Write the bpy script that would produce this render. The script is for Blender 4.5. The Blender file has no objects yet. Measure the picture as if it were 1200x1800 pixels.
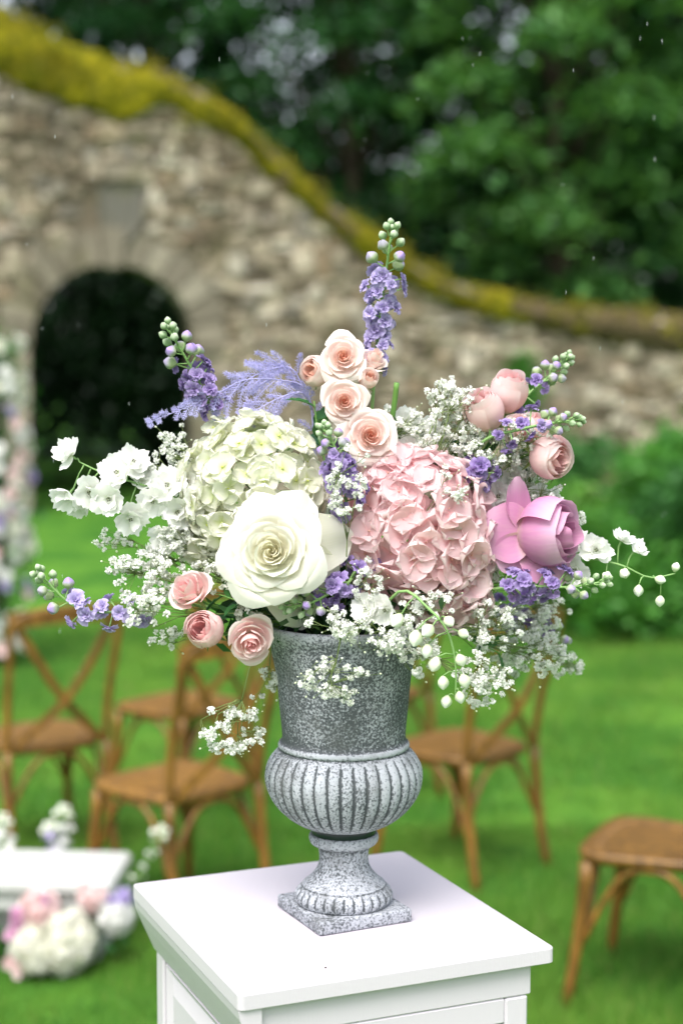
import bpy, math, random
import numpy as np
from math import sin, cos, pi, radians
from mathutils import Vector, Matrix, Quaternion
random.seed(7); np.random.seed(7)
S = bpy.context.scene
COL = S.collection
R = random.uniform

# ------------------------------------------------------------------ camera
EYE = 1.82; PITCH = 0.084; FPX = 2900.0
cam = bpy.data.cameras.new('camera'); co = bpy.data.objects.new('camera', cam); COL.objects.link(co)
cam.sensor_fit = 'VERTICAL'; cam.sensor_height = 36; cam.sensor_width = 24; cam.lens = 58.0
cam.clip_start = 0.05; cam.clip_end = 400
co.location = (0, 0, EYE); co.rotation_euler = (pi/2 - PITCH, 0, 0)
cam.dof.use_dof = True; cam.dof.focus_distance = 2.04; cam.dof.aperture_fstop = 2.5
cam.dof.aperture_blades = 0
S.camera = co

# ------------------------------------------------------------------ overcast light
w = bpy.data.worlds.new('World'); S.world = w; w.use_nodes = True
nt = w.node_tree; bg = nt.nodes['Background']
sky = nt.nodes.new('ShaderNodeTexSky'); sky.sky_type = 'NISHITA'; sky.sun_disc = False
SUN_EL, SUN_AZ = radians(58), radians(200)
sky.sun_elevation = SUN_EL; sky.sun_rotation = SUN_AZ; sky.dust_density = 4; sky.air_density = 1.0
hs = nt.nodes.new('ShaderNodeHueSaturation'); hs.inputs['Saturation'].default_value = 0.42
nt.links.new(sky.outputs[0], hs.inputs['Color']); nt.links.new(hs.outputs[0], bg.inputs[0])
bg.inputs[1].default_value = 0.15
sl = bpy.data.lights.new('sun', 'SUN'); sl.energy = 1.5; sl.angle = radians(32); sl.color = (1, .97, .93)
so = bpy.data.objects.new('sun', sl); COL.objects.link(so)
# sun_rotation 0 = +Y, turning clockwise seen from above
sd = Vector((sin(SUN_AZ)*cos(SUN_EL), cos(SUN_AZ)*cos(SUN_EL), sin(SUN_EL)))
so.rotation_euler = (-sd).to_track_quat('-Z', 'Y').to_euler()
S.view_settings.view_transform = 'Standard'; S.view_settings.look = 'None'
S.view_settings.gamma = 1; S.view_settings.use_curve_mapping = False
S.view_settings.exposure = 1.12
S.cycles.use_denoising = True
S.cycles.max_bounces = 10; S.cycles.diffuse_bounces = 8; S.cycles.transparent_max_bounces = 8

# ------------------------------------------------------------------ helpers
cP, sP = cos(PITCH), sin(PITCH)
def ray(px, py):
    u = (px-600)/FPX; v = (900-py)/FPX
    return Vector((u, cP+v*sP, -sP+v*cP))
def at(px, py, Y):
    d = ray(px, py); return d*(Y/d.y) + Vector((0, 0, EYE))
Y0 = 2.13
def P(px, py, dy=0.0): return at(px, py, Y0+dy)

WM = {}
def tag(o, label=None, cat=None, group=None, kind=None):
    if label: o['label'] = label
    if cat: o['category'] = cat
    if group: o['group'] = group
    if kind: o['kind'] = kind
    return o
def link(name, data, parent=None, M=None):
    """M is a world matrix; the local one is worked out from the parent"""
    o = bpy.data.objects.new(name, data); COL.objects.link(o)
    M = M if M is not None else (WM[parent.name].copy() if parent else Matrix())
    WM[o.name] = M
    if parent:
        o.parent = parent; o.matrix_basis = WM[parent.name].inverted() @ M
    else: o.matrix_basis = M
    return o
def thing(name, loc, label, cat, group=None, rz=0):
    M = Matrix.Translation(Vector(loc)) @ Matrix.Rotation(rz, 4, 'Z')
    return tag(link(name, None, None, M), label, cat, group)
def dup(o, M, parent=None):
    c = o.copy(); COL.objects.link(c)
    if parent: c.parent = parent
    else: c.matrix_basis = M
    for ch in o.children: dup(ch, None, c)
    return c
def frame(pos, axis, roll=0.0, scale=1.0):
    q = Vector(axis).normalized().to_track_quat('Z', 'Y')
    return Matrix.Translation(Vector(pos)) @ q.to_matrix().to_4x4() @ Matrix.Rotation(roll, 4, 'Z') @ Matrix.Scale(scale, 4)

class MB:
    def __init__(s): s.v = []; s.f = []; s.a = []; s.m = []; s.mi = 0
    def vert(s, p, a=(0, 0, 0)): s.v.append(tuple(p)); s.a.append(tuple(a)); return len(s.v)-1
    def face(s, f): s.f.append(tuple(f)); s.m.append(s.mi)
    def grid(s, fn, nu, nv, attr=None, closed=False):
        base = len(s.v)
        for j in range(nv+1):
            for i in range(nu if closed else nu+1):
                u, v = i/nu, j/nv
                s.vert(fn(u, v), attr(u, v) if attr else (v, 0, 0))
        n = nu if closed else nu+1
        for j in range(nv):
            for i in range(nu):
                i2 = (i+1) % n
                s.face((base+j*n+i, base+j*n+i2, base+(j+1)*n+i2, base+(j+1)*n+i))
    def tube(s, pts, r, sides=5, a=(0, 0, 0), cap=True):
        pts = [Vector(p) for p in pts]; n = len(pts)
        if n < 2: return
        rr = r if isinstance(r, (list, tuple)) else [r]*n
        base = len(s.v); T = (pts[1]-pts[0]).normalized()
        N = T.orthogonal().normalized()
        for k, p in enumerate(pts):
            t = (pts[min(k+1, n-1)]-pts[max(k-1, 0)])
            if t.length > 1e-9: T = t.normalized()
            N = (N - T*N.dot(T))
            N = N.normalized() if N.length > 1e-6 else T.orthogonal().normalized()
            B = T.cross(N)
            for i in range(sides):
                an = 2*pi*i/sides; s.vert(p+(N*cos(an)+B*sin(an))*rr[k], a)
        for k in range(n-1):
            for i in range(sides):
                j = (i+1) % sides
                s.face((base+k*sides+i, base+k*sides+j, base+(k+1)*sides+j, base+(k+1)*sides+i))
        if cap and sides > 2:
            s.face([base+i for i in range(sides)][::-1]); s.face([base+(n-1)*sides+i for i in range(sides)])
    def box(s, c, h, bev=0.0, M=None, a=(0, 0, 0)):
        """box with chamfered edges"""
        c = Vector(c); hx, hy, hz = h; b = min(bev, hx*.9, hy*.9, hz*.9)
        if b <= 0:
            idx = {}
            for sx in (-1, 1):
                for sy in (-1, 1):
                    for sz in (-1, 1):
                        p = c+Vector((sx*hx, sy*hy, sz*hz)); idx[(sx, sy, sz)] = s.vert(M @ p if M else p, a)
            for f in (((-1,-1,-1),(-1,-1,1),(-1,1,1),(-1,1,-1)), ((1,-1,-1),(1,1,-1),(1,1,1),(1,-1,1)),
                      ((-1,-1,-1),(1,-1,-1),(1,-1,1),(-1,-1,1)), ((-1,1,-1),(-1,1,1),(1,1,1),(1,1,-1)),
                      ((-1,-1,-1),(-1,1,-1),(1,1,-1),(1,-1,-1)), ((-1,-1,1),(1,-1,1),(1,1,1),(-1,1,1))):
                s.face([idx[k] for k in f])
            return
        V = {}
        for sx in (-1, 1):
            for sy in (-1, 1):
                for sz in (-1, 1):
                    for ax in range(3):
                        d = [sx*(hx-b), sy*(hy-b), sz*(hz-b)]
                        d[ax] = (sx*hx, sy*hy, sz*hz)[ax]
                        p = c+Vector(d); V[(sx, sy, sz, ax)] = s.vert(M @ p if M else p, a)
        for ax in range(3):
            for sg in (-1, 1):
                o1, o2 = [k for k in range(3) if k != ax]
                q = []
                for (p1, p2) in ((-1,-1), (1,-1), (1,1), (-1,1)):
                    k = [0, 0, 0]; k[ax] = sg; k[o1] = p1; k[o2] = p2; q.append(V[(k[0], k[1], k[2], ax)])
                if (sg > 0) == (ax == 1): q = q[::-1]
                s.face(q)
        for ax in range(3):
            o1, o2 = [k for k in range(3) if k != ax]
            for p1 in (-1, 1):
                for p2 in (-1, 1):
                    k0 = [0, 0, 0]; k0[o1] = p1; k0[o2] = p2; k1 = list(k0); k0[ax] = -1; k1[ax] = 1
                    s.face((V[(*k0, o1)], V[(*k1, o1)], V[(*k1, o2)], V[(*k0, o2)]))
        for sx in (-1, 1):
            for sy in (-1, 1):
                for sz in (-1, 1): s.face((V[(sx,sy,sz,0)], V[(sx,sy,sz,1)], V[(sx,sy,sz,2)]))
    def mesh(s, name, mats, smooth=True, recalc=False):
        me = bpy.data.meshes.new(name); me.from_pydata(s.v, [], s.f)
        for m in (mats if isinstance(mats, (list, tuple)) else [mats]): me.materials.append(m)
        if s.mi or any(s.m): me.polygons.foreach_set('material_index', s.m)
        at_ = me.attributes.new('pc', 'FLOAT_VECTOR', 'POINT')
        at_.data.foreach_set('vector', np.array(s.a, dtype=np.float32).ravel())
        if smooth: me.polygons.foreach_set('use_smooth', [True]*len(me.polygons))
        if recalc:
            import bmesh
            b = bmesh.new(); b.from_mesh(me); bmesh.ops.recalc_face_normals(b, faces=b.faces[:]); b.to_mesh(me); b.free()
        me.update(); return me

# ------------------------------------------------------------------ materials
class NM:
    def __init__(s, name):
        s.m = bpy.data.materials.new(name); s.m.use_nodes = True; s.t = s.m.node_tree
        s.p = s.t.nodes['Principled BSDF']; s.out = s.t.nodes['Material Output']
    def n(s, typ, ins=None, **kw):
        nd = s.t.nodes.new(typ)
        for k, v in kw.items(): setattr(nd, k, v)
        for k, v in (ins or {}).items(): s.set(nd.inputs[k], v)
        return nd
    def set(s, sock, v):
        if isinstance(v, bpy.types.NodeSocket): s.t.links.new(v, sock)
        else:
            if isinstance(v, tuple) and len(v) == 3 and sock.type == 'RGBA': v = (*v, 1)
            sock.default_value = v
    def mix(s, f, a, b, mode='MIX'):
        nd = s.n('ShaderNodeMix', data_type='RGBA', blend_type=mode)
        s.set(nd.inputs['Factor'], f); s.set(nd.inputs[6], a); s.set(nd.inputs[7], b); return nd.outputs[2]
    def math(s, op, a, b=0.0, c=None, clamp=False):
        nd = s.n('ShaderNodeMath', operation=op, use_clamp=clamp); s.set(nd.inputs[0], a); s.set(nd.inputs[1], b)
        if c is not None: s.set(nd.inputs[2], c)
        return nd.outputs[0]
    def rng(s, v, a, b, c=0.0, d=1.0, smooth=True):
        nd = s.n('ShaderNodeMapRange', interpolation_type='SMOOTHSTEP' if smooth else 'LINEAR')
        for k, x in enumerate((v, a, b, c, d)): s.set(nd.inputs[k], x)
        return nd.outputs[0]
    def noise(s, scale, detail=3, vec=None, rough=.55, out=0):
        nd = s.n('ShaderNodeTexNoise', {'Scale': scale, 'Detail': detail, 'Roughness': rough})
        if vec is not None: s.set(nd.inputs['Vector'], vec)
        return nd.outputs[out]
    def obj(s): return s.n('ShaderNodeTexCoord').outputs['Object']
    def bump(s, h, strength=.3, dist=.01):
        s.set(s.p.inputs['Normal'], s.n('ShaderNodeBump', {'Height': h, 'Strength': strength, 'Distance': dist}).outputs[0])
    def base(s, c, rough=.6, spec=.3):
        s.set(s.p.inputs['Base Color'], c); s.set(s.p.inputs['Roughness'], rough); s.p.inputs['Specular IOR Level'].default_value = spec
        return s.m
    def trans(s, c, amt):
        tr = s.n('ShaderNodeBsdfTranslucent', {'Color': c})
        mx = s.n('ShaderNodeMixShader', {0: amt, 1: s.p.outputs[0], 2: tr.outputs[0]})
        s.t.links.new(mx.outputs[0], s.out.inputs[0])
    def orand(s): return s.n('ShaderNodeObjectInfo').outputs['Random']
    def island(s): return s.n('ShaderNodeNewGeometry').outputs['Random Per Island']
    def pc(s):
        a = s.n('ShaderNodeAttribute', attribute_name='pc'); x = s.n('ShaderNodeSeparateXYZ', {0: a.outputs['Vector']})
        return x.outputs[0], x.outputs[1], x.outputs[2]

def petal_mat(name, base, mid, edge, inner=None, trans=.28, jit=.08, rough=.55, isl=False, vein=.25, sat=1.0):
    """pc = (v along the petal, layer 0 inner..1 outer, u across)"""
    m = NM(name); v, t, u = m.pc()
    c = m.mix(m.rng(v, 0, .32), base, mid); c = m.mix(m.rng(v, .55, 1.0), c, edge)
    if inner: c = m.mix(m.rng(t, .0, .55, 1, 0), c, inner)
    rnd = m.island() if isl else m.orand()
    c = m.mix(m.math('MULTIPLY', rnd, jit*4, clamp=True), c, mid if not inner else edge)
    hsv = m.n('ShaderNodeHueSaturation', {'Color': c, 'Value': m.rng(rnd, 0, 1, 1-jit*1.5, 1+jit*.3, False), 'Saturation': m.rng(rnd, 0, 1, sat*(1+jit), sat*(1-jit), False)})
    vec = m.n('ShaderNodeCombineXYZ', {0: m.math('MULTIPLY', u, 26.0), 1: m.math('MULTIPLY', v, 2.5), 2: m.math('MULTIPLY', rnd, 9.0)})
    nz = m.noise(1.0, 3, vec.outputs[0])
    col = m.mix(m.rng(nz, .35, .75, 0, vein), hsv.outputs[0], m.mix(.5, hsv.outputs[0], base))
    m.base(col, rough, .25); m.bump(nz, .25, .0012); m.trans(col, trans); return m.m

def leaf_mat(name, c1, c2, trans=.3, isl=True, rough=.45, spec=.4):
    m = NM(name); r = m.island() if isl else m.orand()
    c = m.mix(r, c1, c2); m.base(c, rough, spec)
    m.trans(m.mix(.5, c, (c2[0]*1.5, c2[1]*1.5, c2[2]*.6)), trans); return m.m

M = {}
M['stem'] = NM('flower stem green').base((.13, .27, .06), .5)
M['stem_pale'] = NM('pale stem green').base((.22, .38, .13), .5)
M['gyp_stem'] = NM('fine wiry stem').base((.16, .22, .07), .6)
M['leaf'] = leaf_mat('dark glossy leaf', (.012, .07, .02), (.04, .14, .03), .18, False)
M['filler'] = leaf_mat('filler leaf', (.008, .035, .012), (.03, .09, .025), .12, True)
M['white'] = petal_mat('ivory rose petal', (.70, .72, .46), (.84, .82, .70), (.87, .86, .80), (.93, .90, .76), .45, .03)
M['blush'] = petal_mat('blush rose petal', (.85, .68, .56), (.89, .71, .66), (.91, .82, .78), (.90, .56, .45), .36, .04)
M['blushp'] = petal_mat('pale pink rose petal', (.82, .66, .54), (.91, .63, .63), (.92, .78, .77), (.88, .52, .53), .40, .05)
M['mauve'] = petal_mat('mauve rose petal', (.74, .58, .48), (.58, .22, .43), (.72, .44, .62), (.50, .15, .34), .30, .05)
M['hw'] = petal_mat('white hydrangea petal', (.68, .74, .36), (.87, .87, .75), (.90, .89, .84), None, .48, .06)
M['hp'] = petal_mat('pink hydrangea petal', (.90, .56, .57), (.95, .74, .76), (.96, .85, .86), None, .54, .09, vein=.25)
M['purple'] = petal_mat('lavender petal', (.64, .62, .74), (.42, .33, .65), (.58, .51, .80), None, .34, .10)
M['violet'] = petal_mat('violet petal', (.50, .42, .60), (.27, .18, .46), (.43, .34, .64), None, .28, .14)
M['delph'] = petal_mat('white delphinium petal', (.72, .78, .58), (.87, .87, .84), (.88, .88, .87), None, .35, .03)
M['gyp'] = petal_mat('tiny white petal', (.62, .68, .50), (.84, .85, .80), (.86, .87, .84), None, .3, .04, isl=True)
M['fern'] = petal_mat('dyed lilac fern', (.44, .42, .74), (.48, .46, .76), (.57, .55, .82), None, .25, .05)
def bud_mat(name, lo, hi):
    m = NM(name); v, t, u = m.pc(); c = m.mix(m.rng(v, .35, .85), lo, hi)
    c = m.mix(m.rng(m.orand(), .2, 1, 0, .5), c, lo); m.base(c, .5); m.trans(c, .15); return m.m
M['bud_green'] = bud_mat('green bud', (.27, .40, .20), (.52, .60, .44))
M['bud_purple'] = bud_mat('lilac bud', (.36, .45, .24), (.40, .28, .62))
M['bud_white'] = bud_mat('white bud', (.62, .70, .46), (.84, .85, .80))
M['dark'] = NM('dark floret eye').base((.06, .05, .03), .6)
M['yellow'] = NM('yellow green eye').base((.50, .56, .14), .6)
M['calyx'] = leaf_mat('rose calyx', (.14, .24, .06), (.24, .30, .10), .15, False)

# ------------------------------------------------------------------ flower pieces
def petal_grid(fn, nu=8, nv=8, t=1.0, mat='white', name='petal'):
    mb = MB(); mb.grid(fn, nu, nv, lambda u, v: (v, t, u)); return mb.mesh(name, M[mat])

def rose(name, pos, axis, size, label, mat='blush', n=22, openness=1.0, depth=.8, group=None, roll=None, reflex=0, cal=True, stem_to=None, seed=0, cup=0.0):
    """rose head: every petal a mesh of its own; size = radius of the open head"""
    rs = random.Random(seed+len(label))
    root = thing(name, pos, label, 'rose', group)
    Mx = frame(pos, axis, roll if roll is not None else rs.uniform(0, 6))
    for k in range(n):
        t = k/(n-1); th = k*2.39996+rs.uniform(-.2, .2)
        W = 2.6*(1-t)+(1.45+2.2*(1-openness))*t
        rr = size*(.05+.95*(t**1.05))*openness
        H = size*depth*(.86+.22*sin(pi*min(t*1.6, 1))-.42*t**1.6*openness)
        curl = max(0, (t-.35))/.65*openness**2
        ph = rs.uniform(0, 6); am = size*.035*(.2+t); tip = rs.uniform(.06, .20)*size*t*openness**3; ex = rs.uniform(-.05, .05)
        refl = k >= n-reflex
        def fn(u, v, t=t, th=th, W=W, rr=rr, H=H, curl=curl, ph=ph, am=am, tip=tip, refl=refl):
            uu = u*2-1; a = th+uu*W*.5*(.55+.45*min(1, v*1.8))
            vv = v*(1-.20*abs(uu)**3.2)
            vv *= 1-.06*abs(uu)**1.5
            r = rr*(sin(min(vv*1.15, 1)*pi/2)**.75)
            r += uu*.055*size*(1-.5*t)*vv
            z = H*vv
            close = (1-t)*(1-t)*.22+(1-openness)*.85*(1-.45*t)
            r *= 1-close*max(0, vv-.6)*2.2
            k2 = max(0, vv-.62)/.38
            r += curl*size*.17*k2**1.5+size*.045*max(0, (vv-.86)/.14)**2*(.4+t)
            z -= curl*size*.20*k2**2.2+size*.05*max(0, (vv-.86)/.14)**2*(.3+t)
            r += am*sin(3*a+ph)*vv**2 + tip*k2**2*(1-abs(uu)**.8)
            z += am*.8*sin(4*uu+ph*1.7)*vv**2; r += size*.010*sin(13*a+ph*3)*vv**4*(.4+t)
            if openness < .73:      # closed head: broad petals wrapped round an egg
                a = th+uu*(1.9+1.3*t)*.5*(.8+.2*vv); vv = v*(1-.13*abs(uu)**3); R_ = size*openness*(.30+.74*t**.8)
                H2 = size*depth*(1.0-.10*t**2+.06*sin(th*3)); e = vv*.74+.06
                r = R_*sin(pi*e)**.62*(1+.07*uu)+size*(.015+.085*t)*max(0, (vv-.80)/.20)**2+size*.018*sin(5*a+ph)*vv**3
                z = H2*vv-size*.05*t*max(0, (vv-.85)/.15)**2+size*.02*sin(4*uu+ph)*vv
            if refl:
                ang = vv*2.5; rad = size*.42
                r = size*.12+rad*sin(ang*.62)*1.5; z = size*.05+rad*(1-cos(min(ang, 2.5)))*.15 - size*.62*max(0, vv-.45)**1.3*1.5
            return Vector((r*cos(a), r*sin(a), z))
        nd = 10 if size > .03 else 7
        o = link('petal', petal_grid(fn, nd, nd, t, mat), root, Mx)
    if cal:
        mb = MB()
        mb.grid(lambda u, v: Vector((size*.16*sin(v*pi*.5+.3)*cos(u*2*pi), size*.16*sin(v*pi*.5+.3)*sin(u*2*pi), -size*.22+size*.26*v)), 10, 4, closed=True)
        for i in range(5):
            a = i*2*pi/5
            def sf(u, v, a=a):
                wd = size*.11*(1-v)**.7*(u*2-1); L = size*(.12+.65*v*.9)
                return Vector((cos(a)*L-sin(a)*wd, sin(a)*L+cos(a)*wd, size*(.02-.10*v*v+.05*abs(u*2-1))))
            mb.grid(sf, 2, 5)
        link('calyx', mb.mesh('calyx', M['calyx']), root, Mx)
    if stem_to is not None:
        p0 = Vector(pos)-Vector(axis).normalized()*size*.15; p1 = Vector(stem_to)
        mid = p0-Vector(axis).normalized()*min(.04, (p1-p0).length*.4)
        mb = MB(); pts = [((1-s)**2)*p0+2*s*(1-s)*mid+s*s*p1 for s in [i/6 for i in range(7)]]
        mb.tube(pts, .0022, 6); link('stem', mb.mesh('stem', M['stem']), root, Matrix())
    return root

# shared hydrangea petals
def hyd_petal(seed, mat, w, l, pointy):
    rs = random.Random(seed); ph = rs.uniform(0, 6); cup = rs.uniform(.1, .5); tw = rs.uniform(-.3, .3)
    def fn(u, v):
        uu = u*2-1
        v = 1-(1-v)**1.45; q_ = abs((v-.60)/(.62 if v < .60 else .401))
        wd = w*.5*math.sqrt(max(0, 1-q_**2.2)) if v > 0 else w*.05
        vv = v*(1-.16*abs(uu)**2.4)
        x = uu*wd; y = l*(.04+.96*vv)
        z = l*(cup*vv*vv*.4+.13*uu*uu*(.3+v)-.12*max(0, vv-.65)*3)+l*.05*sin(uu*5+ph)*v*v + tw*x*vv*.6 + l*.02*sin(vv*8+ph)
        return Vector((x, y, z))
    return petal_grid(fn, 8, 8, 1, mat)
HP = {}
def hyd_meshes(mat, w, l, pointy):
    key = (mat, w, l)
    if key not in HP:
        mb = MB(); mb.grid(lambda u, v: Vector((.0016*sin(v*pi)*cos(u*2*pi), .0016*sin(v*pi)*sin(u*2*pi), -.0016*cos(v*pi)+.002)), 6, 3, closed=True)
        HP[key] = ([hyd_petal(i, mat, w, l, pointy) for i in range(5)], mb.mesh('floret_eye', M['yellow'] if mat == 'hw' else M['blush']))
    return HP[key]

def hydrangea(name, pos, rad, label, mat, n, w=.022, l=.021, squash=(1, 1, .92), view=Vector((0, -1, .25)), seed=3, stem_to=None, cat='hydrangea', petals=True):
    rs = random.Random(seed); root = thing(name, pos, label, cat); pos = Vector(pos)
    pm, eye = hyd_meshes(mat, w, l, mat == 'hp')
    k = 0; ga = 2.39996
    for i in range(n):
        z = 1-2*(i+.5)/n; th = i*ga; r = math.sqrt(1-z*z)
        d = Vector((r*cos(th), z if False else r*sin(th), z))
        d = (d+Vector((rs.uniform(-.14, .14), rs.uniform(-.14, .14), rs.uniform(-.14, .14)))).normalized()
        if d.dot(view) < -.35: continue
        rr = rad*(1+rs.uniform(-.17, .06))
        p = pos+Vector((d.x*rr*squash[0], d.y*rr*squash[1], d.z*rr*squash[2]))
        ax = (d+Vector((rs.uniform(-.4, .4), rs.uniform(-.4, .4), rs.uniform(-.4, .4)))).normalized()
        F = frame(p, ax, rs.uniform(0, 6), rs.uniform(.85, 1.15))
        fl = link('floret', eye, root, F)
        for q in range(4):
            Q = F @ Matrix.Rotation(q*pi/2+rs.uniform(-.15, .15), 4, 'Z') @ Matrix.Rotation(rs.uniform(-.1, .45), 4, 'X')
            link('petal', rs.choice(pm), fl, Q)
    mb = MB()   # the branching stalks under the florets
    for i in range(26):
        d = Vector((rs.gauss(0, 1), rs.gauss(0, 1), rs.gauss(0, 1))).normalized()
        mb.tube([pos-Vector(view).normalized()*rad*.4, pos+d*rad*.45, pos+d*rad*.85], .0012, 4)
    if stem_to is not None: mb.tube([pos-Vector(view).normalized()*rad*.4, (pos+Vector(stem_to))*.5, stem_to], .003, 6)
    link('stem', mb.mesh('stem', M['stem_pale']), root, Matrix())
    return root

# ---- baby's breath
def gyp_mesh(seed, s=.005, n=22):
    rs = random.Random(seed); mb = MB()
    for i in range(n):
        z = rs.uniform(-.35, 1); th = i*2.4; r = math.sqrt(max(0, 1-z*z)); d = Vector((r*cos(th), r*sin(th), z)).normalized()
        F = frame(d*s*.25, (d+Vector((rs.uniform(-.5, .5), rs.uniform(-.5, .5), .3))).normalized(), rs.uniform(0, 6))
        L = s*rs.uniform(.65, 1.0); W = L*.85; b = len(mb.v)
        pts = [(0, 0, 0), (-W*.4, L*.55, L*.30), (W*.4, L*.55, L*.30), (-W*.42, L*.95, L*.30), (0, L*.82, L*.52), (W*.42, L*.95, L*.24)]
        for j, p in enumerate(pts): mb.vert(F @ Vector(p), ((0, .5, .5, 1, 1, 1)[j], 1, .5))
        mb.face((b, b+2, b+4, b+1)); mb.face((b+1, b+4, b+3)); mb.face((b+2, b+5, b+4))
    mb.grid(lambda u, v: Vector((s*.26*sin(v*pi*.6+.2)*cos(u*2*pi), s*.26*sin(v*pi*.6+.2)*sin(u*2*pi), -s*.5+s*.5*v)), 5, 3, lambda u, v: (0, 1, u), closed=True)
    return mb.mesh('floret', M['gyp'])
GY = [gyp_mesh(i) for i in range(5)]
def bud_mesh(name, mat, r, l, sides=8, ridge=.12):
    mb = MB()
    mb.grid(lambda u, v: Vector((r*(sin(pi*(v*.93+.05))**.8)*(1+ridge*cos(5*u*2*pi))*cos(u*2*pi), r*(sin(pi*(v*.93+.05))**.8)*(1+ridge*cos(5*u*2*pi))*sin(u*2*pi), l*v)), sides*2, 7, closed=True)
    return mb.mesh(name, M[mat])
GB = bud_mesh('gyp_bud', 'bud_white', .0013, .003, 3, 0)

def gyp(pos_c, origin, rad, n, label, dirn=None, seed=0, fs=1.0, nb=10, stemr=.0009):
    """a spray of baby's breath: origin -> hubs -> every floret on its own thread"""
    n = int(n*1.25); rs = random.Random(seed*17+n); c = Vector(pos_c); o = Vector(origin)
    root = thing('babys_breath', o, label, "baby's breath", "sprays of baby's breath in the bouquet")
    mb = MB(); nh = max(3, n//6); hubs = []
    main = o.lerp(c, .62)
    bend = Vector((0, 0, .012))
    mb.tube([o, o.lerp(main, .5)+bend, main], [stemr*1.5, stemr*1.2, stemr], 4)
    for i in range(nh):
        h = c+Vector((rs.gauss(0, .42)*rad[0], rs.gauss(0, .42)*rad[1], rs.gauss(0, .42)*rad[2]))
        hb = main.lerp(h, .75); hubs.append(hb); mb.tube([main, main.lerp(hb, .5)+Vector((rs.uniform(-.004, .004), 0, rs.uniform(-.002, .006))), hb], stemr*.75, 3)
    pts = []
    tries = 0
    while len(pts) < n and tries < n*40:
        tries += 1
        d = Vector((rs.uniform(-1, 1), rs.uniform(-1, 1), rs.uniform(-1, 1)))
        if d.length > 1: continue
        p = c+Vector((d.x*rad[0], d.y*rad[1], d.z*rad[2]))
        if rs.random() < .42 and pts:   # clumps
            q = rs.choice(pts); p = q+Vector((rs.gauss(0, 1), rs.gauss(0, 1), rs.gauss(0, 1))).normalized()*.0085*fs
        if any((p-q).length < .0062*fs for q in pts): continue
        pts.append(p)
    for i, p in enumerate(pts):
        h = min(hubs, key=lambda q: (q-p).length_squared)
        md = h.lerp(p, .55)+Vector((rs.uniform(-.003, .003), rs.uniform(-.003, .003), rs.uniform(-.002, .002)))
        mb.tube([h, md, p], stemr*.42, 3)
        ax = (p-md).normalized()+Vector((0, -.5, .3))+Vector((rs.uniform(-.4, .4), rs.uniform(-.3, .3), rs.uniform(-.4, .4)))
        link('floret', rs.choice(GY), root, frame(p, ax, rs.uniform(0, 6), fs*rs.uniform(.75, 1.2)))
        if rs.random() < nb/20:
            e = p+Vector((rs.gauss(0, 1), rs.gauss(0, 1), rs.gauss(0, 1))).normalized()*rs.uniform(.010, .018)
            mb.tube([md, e], stemr*.35, 3); link('bud', GB, root, frame(e, (e-md), 0, rs.uniform(.6, 1.2)))
    link('stem', mb.mesh('stem', M['gyp_stem']), root, Matrix())
    return root

# ---- ruffled stock blossoms
def ruffle_mesh(seed, mat, s=.011, n=11, openk=1.0):
    rs = random.Random(seed); mb = MB()
    for i in range(n):
        lay = i/n; th = i*2.4+rs.uniform(-.3, .3); tilt = (.25+1.25*lay)*openk+rs.uniform(-.3, .3)
        L = s*(.55+.5*lay)*rs.uniform(.85, 1.1); W = L*.95; ph = rs.uniform(0, 6)
        Q = Matrix.Rotation(th, 4, 'Z') @ Matrix.Rotation(tilt, 4, 'X')
        def fn(u, v, L=L, W=W, ph=ph, Q=Q):
            uu = u*2-1; wd = W*.5*(.25+.9*math.sqrt(v)); vv = v*(1-.18*uu*uu)
            return Q @ Vector((uu*wd, L*.16*sin(uu*6+ph)*v-L*.45*max(0, v-.55)+L*.1*uu*uu, L*vv))
        mb.grid(fn, 5, 4, lambda u, v: (v, 1, u))
    return mb.mesh('blossom', M[mat])
RF = {k: [ruffle_mesh(i+len(k), k) for i in range(4)] for k in ('purple', 'violet', 'hw', 'blushp', 'mauve', 'delph')}
BUD = {'g': bud_mesh('bud', 'bud_green', .0042, .010), 'p': bud_mesh('bud', 'bud_purple', .0052, .011), 'w': bud_mesh('bud', 'bud_white', .0065, .016, 8, .10)}

def spline(pts, n):
    pts = [Vector(p) for p in pts]; out = []; m = len(pts)-1
    for i in range(n+1):
        s = i/n*m; k = min(int(s), m-1); f = s-k
        p0 = pts[max(k-1, 0)]; p1 = pts[k]; p2 = pts[k+1]; p3 = pts[min(k+2, m)]
        out.append(.5*((2*p1)+(-p0+p2)*f+(2*p0-5*p1+4*p2-p3)*f*f+(-p0+3*p1-3*p2+p3)*f**3))
    return out

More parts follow.
